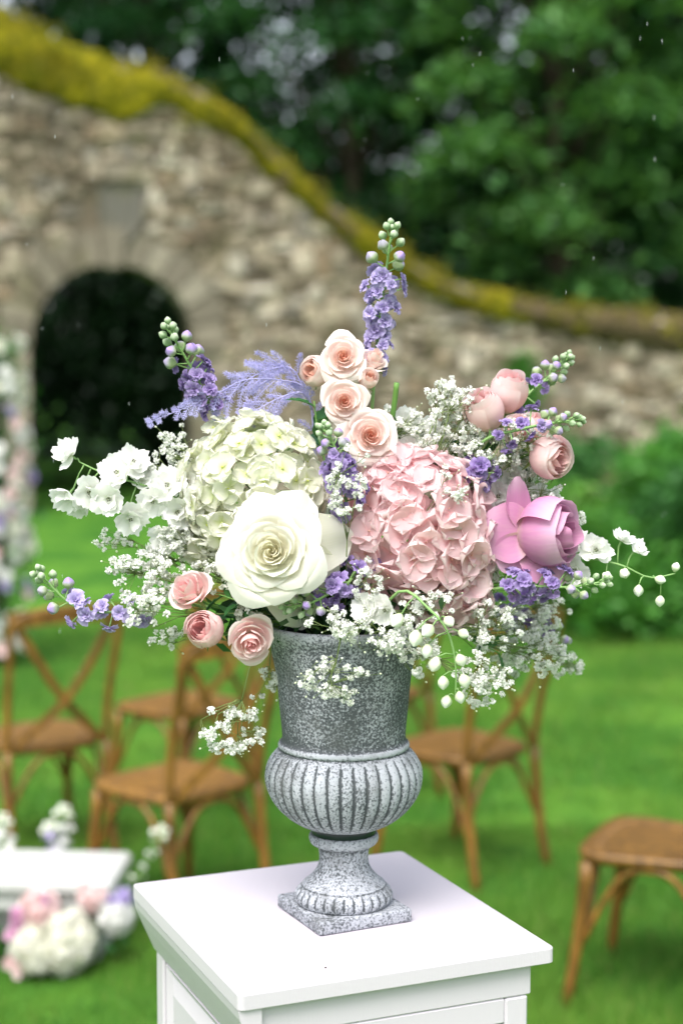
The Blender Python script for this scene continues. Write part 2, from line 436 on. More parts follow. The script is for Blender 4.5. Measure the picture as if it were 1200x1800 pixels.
def spire(pts, label, nbud=12, nblo=14, budpart=.4, mat='purple', bs=1.0, ss=1.0, seed=0, name='stock_flower', cat='stock flower', group=None, r=.0028, tipbud='g', lo=0.0, spread=1.0):
    """stock: blossoms low on the stem, buds crowding to the tip. pts run base -> tip"""
    rs = random.Random(seed+99); C = spline(pts, 24)
    root = thing(name, pts[0], label, cat, group)
    mb = MB(); mb.tube(C, [r*(1-.5*i/24) for i in range(25)], 6)
    def pos(s):
        x = s*24; k = min(int(x), 23); return C[k].lerp(C[k+1], x-k), (C[k+1]-C[k]).normalized()
    L = sum((C[i+1]-C[i]).length for i in range(24))
    for i in range(nblo):
        s = lo+(1-budpart-lo)*(i+.5)/nblo; p, T = pos(s); a = i*2.4+rs.uniform(-.3, .3)
        N = T.orthogonal().normalized(); N = Quaternion(T, a) @ N
        ax = (N+T*rs.uniform(-.1, .7)+Vector((0, -.25, .1))).normalized(); e = p+ax*.017*spread*rs.uniform(.45, 1.55)
        mb.tube([p, e], r*.4, 4)
        link('blossom', rs.choice(RF[mat]), root, frame(e, ax, rs.uniform(0, 6), bs*rs.uniform(.8, 1.15)))
    for i in range(nbud):
        s = (1-budpart)+budpart*(i+.5)/nbud; p, T = pos(min(s, 1)); a = i*2.4
        N = T.orthogonal().normalized(); N = Quaternion(T, a) @ N
        q = i/nbud; ax = (N*(1.1-.6*q)+T*(.5+.6*q)).normalized(); e = p+ax*(.011-.006*q)*ss
        mb.tube([p, p+T*.002+N*.003, e], r*.38, 4)
        kind = 'p' if q < .38 and tipbud == 'g' and mat in ('purple', 'violet') else tipbud
        link('bud', BUD[kind], root, frame(e, ax+T*.3, rs.uniform(0, 6), ss*(1.05-.4*q)))
    p, T = pos(1); link('bud', BUD[tipbud], root, frame(p, T, 0, .55*ss))
    link('stem', mb.mesh('stem', M['stem_pale']), root, Matrix())
    return root

# ---- delphinium blossoms with cut petal edges
def delph_petal(seed, w=.019, l=.020):
    rs = random.Random(seed); ph = rs.uniform(0, 6)
    def fn(u, v):
        uu = u*2-1; wd = w*.5*(.30+.95*sin(min(v, .8)/.8*pi/2)); ser = .06*sin(uu*11+ph)*v**3+.05*sin(uu*5+ph*2)*v**3
        vv = v*(1-.22*uu*uu+ser)
        return Vector((uu*wd*(1-.25*max(0, v-.8)*2), l*vv, l*(.35*vv*vv+.10*sin(uu*4+ph)*v+.12*uu*uu*v)))
    return petal_grid(fn, 12, 7, 1, 'delph')
DPm = [delph_petal(i) for i in range(4)]
_mb = MB()
for i in range(5):
    a = i*1.3; _mb.mi = 0
    _mb.grid(lambda u, v, a=a: Vector((cos(a)*.0032+(.0022*(u*2-1))*-sin(a), sin(a)*.0032+(.0022*(u*2-1))*cos(a), .001+.006*v)), 2, 3, lambda u, v: (.8, 1, u))
for i in range(4):
    a = i*1.6+.4; _mb.mi = 1
    _mb.grid(lambda u, v, a=a: Vector((cos(a)*.0016+.0009*sin(v*pi)*cos(u*6.28), sin(a)*.0016+.0009*sin(v*pi)*sin(u*6.28), .005+.0022*v)), 4, 2, closed=True)
_mb.mi = 0
DEYE = _mb.mesh('blossom', [M['delph'], M['dark']])
def delph_blossom(root, pos, axis, s=1.0, seed=0, op=.25):
    rs = random.Random(seed); F = frame(pos, axis, rs.uniform(0, 6), s*1.32)
    b = link('blossom', DEYE, root, F)
    for q in range(7):
        lay = 0 if q < 5 else 1
        Q = F @ Matrix.Translation((0, 0, .001*lay)) @ Matrix.Rotation(q*2*pi/5+rs.uniform(-.2, .2)+lay*.6, 4, 'Z') @ Matrix.Rotation(op+rs.uniform(-.45, .35)+lay*.45, 4, 'X') @ Matrix.Scale(1-.22*lay, 4)
        link('petal', rs.choice(DPm), b, Q)
    return b
def delphinium(pts, blossoms, buds, label, seed=0, r=.0022, group=None):
    """blossoms: (pos, axis, scale); buds: (pos, axis, scale)"""
    root = thing('delphinium', pts[0], label, 'delphinium', group); C = spline(pts, 20); mb = MB()
    mb.tube(C, [r*(1-.55*i/20) for i in range(21)], 6)
    for i, (p, ax, s) in enumerate(blossoms):
        p = Vector(p); ax = Vector(ax); back = p-ax.normalized()*.010
        q = min(C, key=lambda c: (c-back).length_squared)
        mb.tube([q, q.lerp(back, .5)+Vector((0, 0, .003)), back, p], [r*.5, r*.45, r*.6, r*.9], 5)
        delph_blossom(root, p, ax, s, seed*31+i)
    for i, (p, ax, s) in enumerate(buds):
        p = Vector(p); q = min(C, key=lambda c: (c-p).length_squared)
        mb.tube([q, q.lerp(p, .5)+Vector((0, 0, .003)), p], r*.42, 4)
        link('bud', BUD['w'], root, frame(p, ax, i, s))
    link('stem', mb.mesh('stem', M['stem_pale']), root, Matrix()); return root

# ---- leaves
def leaf_mesh(l=.06, w=.028, seed=0, mat='leaf'):
    rs = random.Random(seed); b = rs.uniform(-.3, .3)
    def fn(u, v):
        uu = u*2-1; wd = w*.5*sin(pi*min(1, v*.97+.03))**.75*(1-.3*v)
        return Vector((uu*wd, l*v, -l*.25*v*v+abs(uu)*wd*.35+l*b*v*v*.5+.0012*sin(v*25)*abs(uu)))
    return petal_grid(fn, 6, 10, 1, mat, 'leaf')
LV = [leaf_mesh(.06, .030, i) for i in range(3)]
def leafy(pts, label, leaves, s=1.0, seed=0, r=.0018):
    rs = random.Random(seed); root = thing('leafy_stem', pts[0], label, 'leafy stem'); C = spline(pts, 12)
    mb = MB(); mb.tube(C, [r*(1-.5*i/12) for i in range(13)], 5)
    for i in range(leaves):
        k = int(2+(i+.5)/leaves*10); T = (C[k]-C[k-1]).normalized(); N = Quaternion(T, i*2.6+rs.uniform(-.4, .4)) @ T.orthogonal().normalized()
        y = (N+T*.8).normalized(); z = y.cross(T).cross(y).normalized() if y.cross(T).length > .01 else T
        z = (z+Vector((0, -.5, .8))).normalized(); x = y.cross(z).normalized(); z = x.cross(y)
        F = Matrix((x, y, z)).transposed().to_4x4(); F.translation = C[k]
        link('leaf', rs.choice(LV), root, F @ Matrix.Scale(s*rs.uniform(.75, 1.1), 4))
    link('stem', mb.mesh('stem', M['stem']), root, Matrix()); return root

# ================================================================== SETTING
m = NM('lawn ground'); oc = m.obj()
n1 = m.noise(.55, 4, oc); n2 = m.noise(7, 4, oc); n3 = m.noise(60, 3, oc)
c = m.mix(m.rng(m.noise(1.3, 4, oc), .42, .62), (.044, .145, .017), (.10, .24, .026)); c = m.mix(m.rng(n2, .4, .75, 0, .55), c, (.025, .10, .012))
c = m.mix(m.rng(n3, .55, .8, 0, .35), c, (.14, .28, .05)); m.base(c, .8, .1); m.bump(n3, .6, .03); M['lawn'] = m.m
mb = MB()
xs = [-150, -40, -15, -6, -3, 0, 3, 6, 15, 40, 150]; ys = [-60, -10, 0, 3, 6, 9, 12, 16, 20, 26, 34, 60, 200]
mb.grid(lambda u, v: Vector((xs[round(u*10)], ys[round(v*12)], 0)), 10, 12)
tag(link('lawn', mb.mesh('lawn', M['lawn'])), kind='structure')

m = NM('grass blade'); v, t, u = m.pc(); r = m.island(); gp = m.n('ShaderNodeNewGeometry').outputs['Position']; pn = m.noise(1.3, 4, gp)
c = m.mix(r, (.045, .150, .018), (.125, .295, .034)); c = m.mix(m.rng(pn, .42, .62, 0, .8), c, (.165, .315, .042)); c = m.mix(m.rng(m.noise(2.6, 3, gp), .55, .7, 0, .6), c, (.035, .13, .02)); c = m.mix(m.rng(t, .93, .99), c, (.25, .27, .08)); m.base(c, .55, .25); m.trans(c, .3); M['grass'] = m.m
def grass(N, y0, y1, h, wd, seed):
    g = np.random.default_rng(seed); y = np.sqrt(g.uniform(y0**2, y1**2, N)); x = g.uniform(-1, 1, N)*(y*.225+.25)
    a = g.uniform(0, 6.283, N); hh = h*g.uniform(.5, 1.25, N)*(.85+.35*np.sin(x*2.3)*np.sin(y*1.7)+.25*np.sin(x*7.1+y*3)*np.sin(y*6.3)); ln = g.uniform(.1, .7, N)*hh; b = g.uniform(0, 6.283, N)
    V = np.zeros((N, 3, 3), np.float32)
    V[:, 0] = np.c_[x-np.cos(a)*wd, y-np.sin(a)*wd, np.zeros(N)]; V[:, 1] = np.c_[x+np.cos(a)*wd, y+np.sin(a)*wd, np.zeros(N)]
    V[:, 2] = np.c_[x+np.cos(b)*ln, y+np.sin(b)*ln, hh]
    A = np.zeros((N, 3, 3), np.float32); A[:, 2, 0] = 1; A[:, :, 1] = g.uniform(0, 1, N)[:, None]
    return V.reshape(-1, 3), A.reshape(-1, 3)
def raw_mesh(name, V, n, A, mat):
    N = len(V)//n; me = bpy.data.meshes.new(name); me.vertices.add(len(V)); me.vertices.foreach_set('co', V.astype(np.float32).ravel())
    me.loops.add(N*n); me.loops.foreach_set('vertex_index', np.arange(N*n, dtype=np.int32)); me.polygons.add(N)
    me.polygons.foreach_set('loop_start', np.arange(0, N*n, n, dtype=np.int32)); me.materials.append(mat)
    if A is not None:
        at_ = me.attributes.new('pc', 'FLOAT_VECTOR', 'POINT'); at_.data.foreach_set('vector', A.ravel())
    me.update(calc_edges=True); me.validate(); return me
Va, Aa = grass(90000, 3.0, 6.5, .055, .0022, 1); Vb, Ab = grass(60000, 6.3, 12, .06, .004, 2)
tag(link('grass', raw_mesh('grass', np.r_[Va, Vb], 3, np.r_[Aa, Ab], M['grass'])), 'short bright green lawn grass under the chairs and pedestal', 'grass', kind='stuff')

# ------------------------------------------------------------------ old stone wall with arch
AL = radians(-13); A0 = Vector((-3.0, 21.5, 0)); WD = Vector((cos(AL), -sin(AL), 0)); WN = Vector((-sin(AL), -cos(AL), 0))
def WL(s, z, out=0): return A0+WD*s+WN*out+Vector((0, 0, z))
def img2wall(px, py):
    d = ray(px, py); E = Vector((0, 0, EYE)); t = (A0-E).dot(WN)/d.dot(WN); p = E+d*t
    return (p-A0).dot(WD), p.z
TOP = [img2wall(*q) for q in [(0,20),(100,72),(200,108),(300,130),(350,155),(400,190),(450,235),(500,285),(550,330),(600,370),(650,410),(700,447),(750,477),(800,497),(850,512),(900,525),(950,535),(1000,541),(1100,550),(1200,560)]]
TOP = [(-9, TOP[0][1]+1.6), (-5, TOP[0][1]+1.4), (-3, TOP[0][1]+.75)]+TOP+[(12, TOP[-1][1]-.02), (22, TOP[-1][1])]
TS = [q[0] for q in TOP]; TZ = [q[1] for q in TOP]
def top(s): return float(np.interp(s, TS, TZ))
sl_, _ = img2wall(58, 890); sr_, _ = img2wall(346, 890); AC = (sl_+sr_)/2; AR = (sr_-sl_)/2
_, AZT = img2wall(200, 462); ASP = AZT-AR
def arch_z(s, r=AR):
    d = abs(s-AC)
    return ASP+math.sqrt(max(0, r*r-d*d)) if d < r else 0
CR = [(0, (.075, .062, .042)), (.12, (.16, .13, .088)), (.28, (.29, .25, .18)), (.46, (.38, .33, .245)), (.6, (.20, .145, .09)), (.70, (.46, .39, .29)), (.84, (.54, .49, .40)), (.92, (.13, .12, .10)), (1, (.36, .31, .23))]
def stone_mat(name, isl, cr=CR, moss=.25, val=1.0):
    m = NM(name); rnd = m.island() if isl else m.orand(); rp = m.n('ShaderNodeValToRGB', {0: rnd}); el = rp.color_ramp.elements
    while len(el) > 1: el.remove(el[0])
    el[0].position = cr[0][0]; el[0].color = (*cr[0][1], 1)
    for p, c in cr[1:]: e = el.new(p); e.color = (*c, 1)
    g = m.n('ShaderNodeNewGeometry').outputs['Position']
    a = m.noise(2.2, 4, g); b = m.noise(14, 5, g); d = m.noise(45, 4, g)
    c = m.mix(m.rng(b, .35, .7, 0, .7), rp.outputs[0], m.mix(.5, rp.outputs[0], (.10, .08, .06)))
    c = m.mix(m.rng(d, .6, .78, 0, .6), c, (.46, .44, .38)); c = m.mix(m.rng(a, .52, .72, 0, moss), c, (.12, .12, .02))
    st = m.noise(.7, 5, m.n('ShaderNodeMapping', {0: g, 3: (1, 1, .35)}).outputs[0]); c = m.mix(m.rng(st, .53, .68, 0, .62), c, (.055, .045, .028))
    if val != 1: c = m.n('ShaderNodeHueSaturation', {'Color': c, 'Value': val}).outputs[0]
    m.base(c, .9, .15); m.bump(m.math('ADD', b, m.math('MULTIPLY', d, .5)), .6, .03); return m.m
M['stone'] = stone_mat('rubble stone', False); M['stone_isl'] = stone_mat('small rubble stone', True)
M['dressed'] = stone_mat('dressed stone', False, [(0, (.17, .15, .115)), (.5, (.24, .21, .16)), (1, (.30, .27, .21))], .35)
M['mortar'] = stone_mat('old mortar', True, [(0, (.17, .14, .10)), (1, (.19, .16, .115))], .3)
M['coping'] = stone_mat('coping stone', False, [(0, (.13, .10, .07)), (.5, (.22, .18, .13)), (1, (.32, .27, .20))], .7)
M['plaque'] = stone_mat('dark plaque stone', False, [(0, (.11, .105, .09)), (1, (.15, .145, .125))], .2)
wall = thing('stone_wall', A0, 'old rubble stone garden wall with arched gateway and mossy sloping coping', 'wall')
mb = MB(); TH = .7; SS = sorted(set([-9+i*.25 for i in range(125)]+[AC-AR+2*AR*i/24 for i in range(25)])); SS = [s for s in SS if s <= 21.5]
for a, b in zip(SS, SS[1:]):
    mid = (a+b)/2; ina = abs(mid-AC) < AR
    za = arch_z(a) if ina else 0; zb = arch_z(b) if ina else 0
    if ina: za = max(za, ASP if abs(a-AC) >= AR-1e-4 else za); zb = max(zb, ASP if abs(b-AC) >= AR-1e-4 else zb)
    ta, tb = top(a)-.05, top(b)-.05
    for o in (-.03, -TH+.03):
        i = [mb.vert(WL(a, za, o)), mb.vert(WL(b, zb, o)), mb.vert(WL(b, tb, o)), mb.vert(WL(a, ta, o))]; mb.face(i if o > -.1 else i[::-1])
    i = [mb.vert(WL(a, ta, -.03)), mb.vert(WL(b, tb, -.03)), mb.vert(WL(b, tb, -TH+.03)), mb.vert(WL(a, ta, -TH+.03))]; mb.face(i)
    if ina: i = [mb.vert(WL(a, za, -.03)), mb.vert(WL(b, zb, -.03)), mb.vert(WL(b, zb, -TH+.03)), mb.vert(WL(a, za, -TH+.03))]; mb.face(i[::-1])
for s in (AC-AR, AC+AR):
    i = [mb.vert(WL(s, 0, -.03)), mb.vert(WL(s, 0, -TH+.03)), mb.vert(WL(s, ASP, -TH+.03)), mb.vert(WL(s, ASP, -.03))]; mb.face(i)
link('mortar_core', mb.mesh('mortar_core', M['mortar'], False), wall, Matrix())

rsn = random.Random(11)
WROT = Matrix((WD, -WN, Vector((0, 0, 1)))).transposed().to_4x4()     # x along wall, y into it, z up
def stone_variant(seed, mat, bev=.28):
    rs = random.Random(seed); mb = MB(); mb.box((0, 0, 0), (.5, .5, .5), bev*.5)
    mb.v = [(x+rs.uniform(-.05, .05), y+rs.uniform(-.08, .08)*(y < 0), z+rs.uniform(-.06, .06)) for x, y, z in mb.v]
    return mb.mesh('stone', mat, False)
SV = [stone_variant(i, M['stone']) for i in range(14)]; DV = [stone_variant(50+i, M['dressed'], .10) for i in range(4)]
stones = []
z = 0.0
while z < 9:
    h = rsn.uniform(.10, .21); s = -4.2+rsn.uniform(0, .3)
    while s < 9.9:
        wd = rsn.uniform(.13, .38); cs, cz = s+wd/2, z+h/2
        ok = cz+h*.3 < top(cs)-.10 and cz+h*.5 < min(top(s), top(s+wd))-.02
        dd = math.hypot(cs-AC, max(0, cz-ASP))
        if dd < AR+.50 and (cz < ASP+AR+.4): ok = False if (dd < AR+.42 or cz > ASP) and dd < AR+.42 else ok
        if ok and abs(cs-AC) < .42 and ASP+AR+.0 < cz < ASP+AR+1.0: ok = False
        if ok: stones.append((cs, cz+.07*sin(cs*1.7+z*.8)*(1 if dd > AR+.6 else 0)+rsn.uniform(-.06, .04)*(1 if dd > AR+.6 else 0), wd*rsn.uniform(.75, 1.12)-.02, (h-.02)*rsn.choice((rsn.uniform(.7, 1.1), rsn.uniform(1.1, 1.9)))))
        s += wd
    z += h
def vis(q):
    p = WL(q[0], q[1]); x = 600+FPX*p.x/p.y; return -40 < x < 1240
stones.sort(key=lambda q: (not vis(q), -q[2]*q[3]))
print('stones', len(stones))
extra = MB()
for k, (cs, cz, wd, h) in enumerate(stones):
    ro = rsn.uniform(-.28, .28)
    Mx = Matrix.Translation(WL(cs, cz, rsn.uniform(-.035, .01)-.06)) @ WROT @ Matrix.Rotation(ro, 4, 'Y') @ Matrix.Diagonal((wd, .20, h*rsn.uniform(.82, 1.05), 1))
    if k < 298: link('stone', rsn.choice(SV), wall, Mx)
    else:
        b = len(extra.v); extra.box((0, 0, 0), (.5, .5, .5), .12, Mx)
tag(link('stones', extra.mesh('stones', M['stone_isl'], False), wall, Matrix()), kind='stuff')
# dressed ring, jambs and keystone
NV = 13
for i in range(NV):
    a0 = pi*i/NV+.012; a1 = pi*(i+1)/NV-.012; r0 = AR-.012; r1 = AR+.40+(.05 if i % 2 else 0); key = i == NV//2
    if key: r1 = AR+.46; r0 = AR-.06
    mb = MB(); q = []
    for o in (.035 if not key else .09, -TH+.0):
        for (r, a) in ((r0, a0), (r1, a0), (r1, (a0+a1)/2), (r1, a1), (r0, a1), (r0, (a0+a1)/2)): q.append(mb.vert(WL(AC-r*cos(a), ASP+r*sin(a), o)))
    mb.face(q[:6]); mb.face(q[6:][::-1])
    for k in range(6): mb.face((q[k], q[6+k], q[6+(k+1) % 6], q[(k+1) % 6]))
    link('voussoir', mb.mesh('voussoir', M['dressed'], False, True), wall, Matrix())
for sd_ in (-1, 1):
    z = 0; i = 0
    while z < ASP-.05:
        h = min(rsn.uniform(.30, .42), ASP-z); wd = .52 if (i % 2) else .38
        Mx = Matrix.Translation(WL(AC+sd_*(AR-.01+wd/2), z+h/2, -TH/2+.02)) @ WROT @ Matrix.Diagonal((wd-.02, TH+.03, h-.02, 1))
        link('jamb_stone', rsn.choice(DV), wall, Mx); z += h; i += 1
# carved shield above the keystone, with a pale block over it
mb = MB(); out = [(-.29, .36), (-.29, 0), (-.24, -.16), (-.12, -.30), (0, -.38), (.12, -.30), (.24, -.16), (.29, 0), (.29, .36)]
sc_, zc_ = img2wall(212, 375)
q0 = [mb.vert(WL(sc_+x, zc_+z_, -.05)) for x, z_ in out]; q1 = [mb.vert(WL(sc_+x, zc_+z_, .09)) for x, z_ in out]; q2 = [mb.vert(WL(sc_+x*.82, zc_+z_*.82, .06)) for x, z_ in out]
for k in range(9): j = (k+1) % 9; mb.face((q0[k], q0[j], q1[j], q1[k])); mb.face((q1[k], q1[j], q2[j], q2[k]))
mb.face(q2)
link('shield', mb.mesh('shield', M['plaque'], False, True), wall, Matrix())
Mx = Matrix.Translation(WL(sc_+.05, zc_+.52, 0)) @ WROT @ Matrix.Diagonal((.5, .2, .22, 1)); link('lintel_stone', DV[0], wall, Mx)
# coping stones following the ramp
s = -8.8; i = 0
while s < 21:
    L = rsn.uniform(.38, .6); a, b = s, s+L-.02; za, zb = top(a), top(b); mb = MB(); q = []
    for (ss_, zz) in ((a, za), (b, zb)):
        for (o, dz) in ((.10, -.17), (.12, -.10), (.02, -.015), (-TH/2, .05), (-TH-.02, -.015), (-TH-.12, -.10), (-TH-.10, -.17)): q.append(mb.vert(WL(ss_, zz+dz+rsn.uniform(-.012, .012), o+rsn.uniform(-.015, .015))))
    for k in range(7): j = (k+1) % 7; mb.face((q[k], q[j], q[7+j], q[7+k]))
    mb.face(q[:7]); mb.face(q[7:][::-1]); link('coping_stone', mb.mesh('coping_stone', M['coping'], False, True), wall, Matrix()); s += L
# moss blanket over the coping
m = NM('wall moss'); v, t, u = m.pc(); g = m.n('ShaderNodeNewGeometry').outputs['Position']
a = m.noise(1.8, 4, g); b = m.noise(9, 5, g); d = m.noise(60, 3, g)
c = m.mix(m.rng(a, .38, .62), (.17, .145, .010), (.33, .29, .016)); c = m.mix(m.rng(b, .42, .66, 0, .75), c, (.06, .085, .010)); c = m.mix(m.rng(m.math('ADD', t, m.math('MULTIPLY', m.math('SUBTRACT', m.noise(3.5, 5, g), .5), 2.6)), .35, .62), c, (.13, .10, .055))
m.base(c, .95, .05); m.bump(m.math('ADD', b, d), 1.0, .05); M['moss'] = m.m
MW = [img2wall(x, 300)[0] for x in (0, 235, 300, 420, 700, 900, 960, 1010, 1200)]; MH = [.82, .72, .44, .38, .34, .32, .32, .42, .46]
from mathutils import noise as mn
def moss_fn(u, v):
    s = -8+18*u; z = top(s); low = float(np.interp(s, MW, MH)); nz = mn.noise(Vector((s*1.3, v*2, 3)))*.5+mn.noise(Vector((s*4, v*6, 1)))*.3+mn.noise(Vector((s*11, v*14, 5)))*.15
    prof = [(-.02, -low), (.11, -low*.85), (.17, -low*.5), (.19, -.12), (.12, .02), (-.10, .10), (-.35, .13), (-.6, .10), (-.80, .0), (-.86, -.14), (-.80, -.25)]
    x = v*10; k = min(int(x), 9); f_ = x-k; o = prof[k][0]*(1-f_)+prof[k+1][0]*f_; nz += mn.noise(Vector((s*2.2, v*3, 9)))*.6+mn.noise(Vector((s*7, v*9, 2)))*.3; dz = prof[k][1]*(1-f_)+prof[k+1][1]*f_
    return WL(s, z+dz-.04+nz*.12*(1.8 if v < .12 else .8), o-.02+nz*.11)
mb = MB(); mb.grid(moss_fn, 420, 30, lambda u, v: (v, float(np.interp(-8+18*u, MW, [.05, .10, .3, .25, .2, .3, .75, .85, .8])), u))
tag(link('moss', mb.mesh('moss', M['moss']), wall, Matrix()), kind='stuff')

MT = leaf_mat('moss tuft', (.10, .10, .012), (.30, .27, .03), .1, True, .9, .1)
V = []; gq = np.random.default_rng(66)
for i in range(260):
    s_ = gq.uniform(-2.5, 8.6); n_ = 26; c_ = np.array(WL(s_, top(s_)+gq.uniform(-.30 if s_ > 1.5 else -.6, .08), gq.uniform(-.1, .16)))
    p_ = c_+gq.normal(0, 1, (n_, 3))*np.array([.09, .05, .05]); t_ = gq.normal(0, 1, (n_, 3)); t_ /= np.linalg.norm(t_, axis=1)[:, None]; b_ = np.cross(t_, gq.normal(0, 1, (n_, 3))); b_ /= np.linalg.norm(b_, axis=1)[:, None]
    V.append(np.stack([p_-t_*.035, p_-b_*.018, p_+t_*.035, p_+b_*.018], 1).reshape(-1, 3))
tag(link('moss_tufts', raw_mesh('moss_tufts', np.concatenate(V), 4, None, MT), wall, Matrix()), kind='stuff')

# ------------------------------------------------------------------ trees beyond the wall
M['bark'] = stone_mat('bark', False, [(0, (.05, .04, .03)), (1, (.09, .07, .05))], .4)
def tree_leaf(name, c1, c2, tr=.35): return leaf_mat(name, c1, c2, tr, True, .5, .3)
TL = [tree_leaf('tree leaf', (.008, .042, .014), (.038, .13, .035)), tree_leaf('tree leaf', (.008, .034, .014), (.022, .085, .026)), tree_leaf('tree leaf', (.028, .11, .03), (.11, .26, .065)), tree_leaf('shade-painted wood leaf', (.005, .020, .008), (.018, .05, .018), .2)]  # last leaf, for woodland and thicket, has tree shade put into its colour
def leaves_np(cent, rad, n, g, size, droop=.3, flat=.5):
    """n leaf quads in a flattened bough round cent"""
    d = g.normal(0, .45, (n, 3)); p = cent+d*rad; p[:, 2] -= droop*(d[:, 0]**2+d[:, 1]**2)
    nz = g.normal(0, flat, (n, 3)); nz[:, 2] += 1; nz /= np.linalg.norm(nz, axis=1)[:, None]
    t = g.normal(0, 1, (n, 3)); t -= nz*(t*nz).sum(1)[:, None]; t /= np.linalg.norm(t, axis=1)[:, None]; b = np.cross(nz, t)
    s = size*g.uniform(.6, 1.3, n)[:, None]
    return np.stack([p-t*s, p-b*s*.5, p+t*s, p+b*s*.5], 1).reshape(-1, 3)
def tree(x, y, h, rx, ry, nb, nl, label, seed, mat=0, z0=1.0, size=.11, trunk_r=.22, cat='tree', group='trees beyond the wall', name='tree', lean=0, bough=(1.15, .42)):
    g = np.random.default_rng(seed); rs = random.Random(seed); root = thing(name, (x, y, 0), label, cat, group); mb = MB(); V = []
    tp = Vector((x+lean, y, h*.82)); C = spline([(x, y, 0), (x+lean*.3+.1, y, h*.3), (x+lean*.7-.1, y+.1, h*.6), tp], 8)
    mb.tube(C, [trunk_r*(1-.85*i/8) for i in range(9)], 8)
    for i in range(nb):
        th = i*2.4+rs.uniform(-.3, .3); zz = z0+(h-z0)*((i+.5)/nb); q = (zz-z0)/(h-z0); env = math.sqrt(max(.05, 1-(max(0, q-.35)/.68)**2))*(.75+.25*min(1, q*4))
        rr = env*rs.uniform(.45, 1.0); c = np.array([x+lean*q+rx*rr*cos(th), y+ry*rr*sin(th), zz])
        k = min(7, max(0, int(q*7))); mb.tube([C[k], C[k].lerp(Vector(c), .5)+Vector((0, 0, .3)), Vector(c)], [trunk_r*.3, trunk_r*.18, .02], 4)
        V.append(leaves_np(c, np.array([bough[0], bough[0], bough[1]])*rs.uniform(.7, 1.3), int(nl/nb), g, size, .35))
    link('trunk', mb.mesh('trunk', M['bark']), root, Matrix())
    tag(link('crown', raw_mesh('crown', np.concatenate(V), 4, None, TL[mat]), root, Matrix()), kind='stuff'); return root
TR = [(-7.6, 27, 12, 3.0, 2.2, 0, 'broad dark leafy tree behind the high left end of the wall'), (-3.2, 29, 11.5, 2.6, 2.2, 1, 'dark tree seen through and just above the arched gateway'),
      (.2, 27.5, 11, 2.6, 2.0, 0, 'leafy tree behind the steepest part of the wall ramp'), (3.4, 26, 10.5, 2.3, 1.9, 2, 'brighter green tree with drooping boughs behind the lavender spire'),
      (6.8, 27, 11.5, 2.6, 2.0, 0, 'large leafy tree over the low right end of the wall'), (10.5, 29, 12, 3.0, 2.2, 2, 'light green tree at the far right edge behind the wall')]
for i, (x, y, h, rx, ry, mt, lb) in enumerate(TR): tree(x, y, h, rx, ry, 46, 24000, lb, 20+i, mt, bough=(.95, .34))
g = np.random.default_rng(5); V = []
for i in range(178):
    V.append(leaves_np(np.array([g.uniform(-17, 19), g.uniform(33, 39), g.uniform(.3, 13)]), np.array([2.4, 1.6, 1.3]), 620, g, .21, .2, .8))
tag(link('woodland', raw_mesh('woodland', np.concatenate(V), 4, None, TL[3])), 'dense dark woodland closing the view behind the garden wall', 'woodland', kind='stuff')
V = []; g = np.random.default_rng(15)
for i in range(46): V.append(leaves_np(np.array([g.uniform(-8.5, 2.5), g.uniform(24.8, 26.2), g.uniform(.3, 4.6)]), np.array([1.1, .7, .7]), 420, g, .10, .2, .9))
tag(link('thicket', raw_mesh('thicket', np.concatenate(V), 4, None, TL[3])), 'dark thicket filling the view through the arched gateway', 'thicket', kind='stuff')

# ------------------------------------------------------------------ shrubs by the wall
SL = [tree_leaf('shrub leaf', (.035, .15, .022), (.10, .30, .045), .4), tree_leaf('shrub leaf', (.07, .20, .03), (.16, .36, .06), .4), tree_leaf('shrub leaf', (.02, .09, .02), (.06, .20, .04), .3)]
def shrub(x, y, h, r, n, label, seed, mat, size=.045, z0=.12):
    g = np.random.default_rng(seed); rs = random.Random(seed); root = thing('shrub', (x, y, 0), label, 'shrub', 'shrubs at the foot of the wall'); mb = MB(); V = []
    for i in range(22):
        th = rs.uniform(0, 6.28); rr = r*math.sqrt(rs.random()); q = rs.random(); c = np.array([x+rr*cos(th)*(1-.4*q), y+rr*sin(th)*(1-.4*q), z0+(h-z0)*q])
        mb.tube([(x+rs.uniform(-.06, .06), y, 0), ((x+c[0])/2, (y+c[1])/2, c[2]*.6), tuple(c)], [.012, .008, .004], 4)
        V.append(leaves_np(c, np.array([.26, .26, .16])*rs.uniform(.7, 1.4), n//22, g, size, .1, .7))
    link('stem', mb.mesh('stem', M['bark']), root, Matrix()); tag(link('foliage', raw_mesh('foliage', np.concatenate(V), 4, None, SL[mat]), root, Matrix()), kind='stuff')
def gx(px, Y): return (px-600)/FPX*Y*1.02
shrub(gx(960, 11.6), 11.6, 1.02, .42, 3200, 'yellow green shrub behind the mauve rose', 1, 1)
shrub(gx(1065, 11.3), 11.3, .80, .45, 3200, 'low rounded green shrub right of the trailing white delphinium', 2, 0)
shrub(gx(1150, 12.2), 12.2, 1.35, .5, 4000, 'taller dark green shrub at the right edge against the wall', 3, 0)
shrub(gx(1225, 11.4), 11.4, 1.15, .5, 3600, 'green shrub cut by the right edge of the picture', 4, 2)
shrub(gx(1010, 13.2), 13.2, 1.25, .5, 3000, 'deep green bush half hidden behind the yellow green shrub', 5, 2)
shrub(gx(870, 12.6), 12.6, .9, .5, 3000, 'green bush behind the pink hydrangea', 6, 0)
iv = thing('ivy', WL(*img2wall(915, 700)), 'patch of green ivy growing on the low right part of the wall', 'ivy'); V = []; g = np.random.default_rng(9)
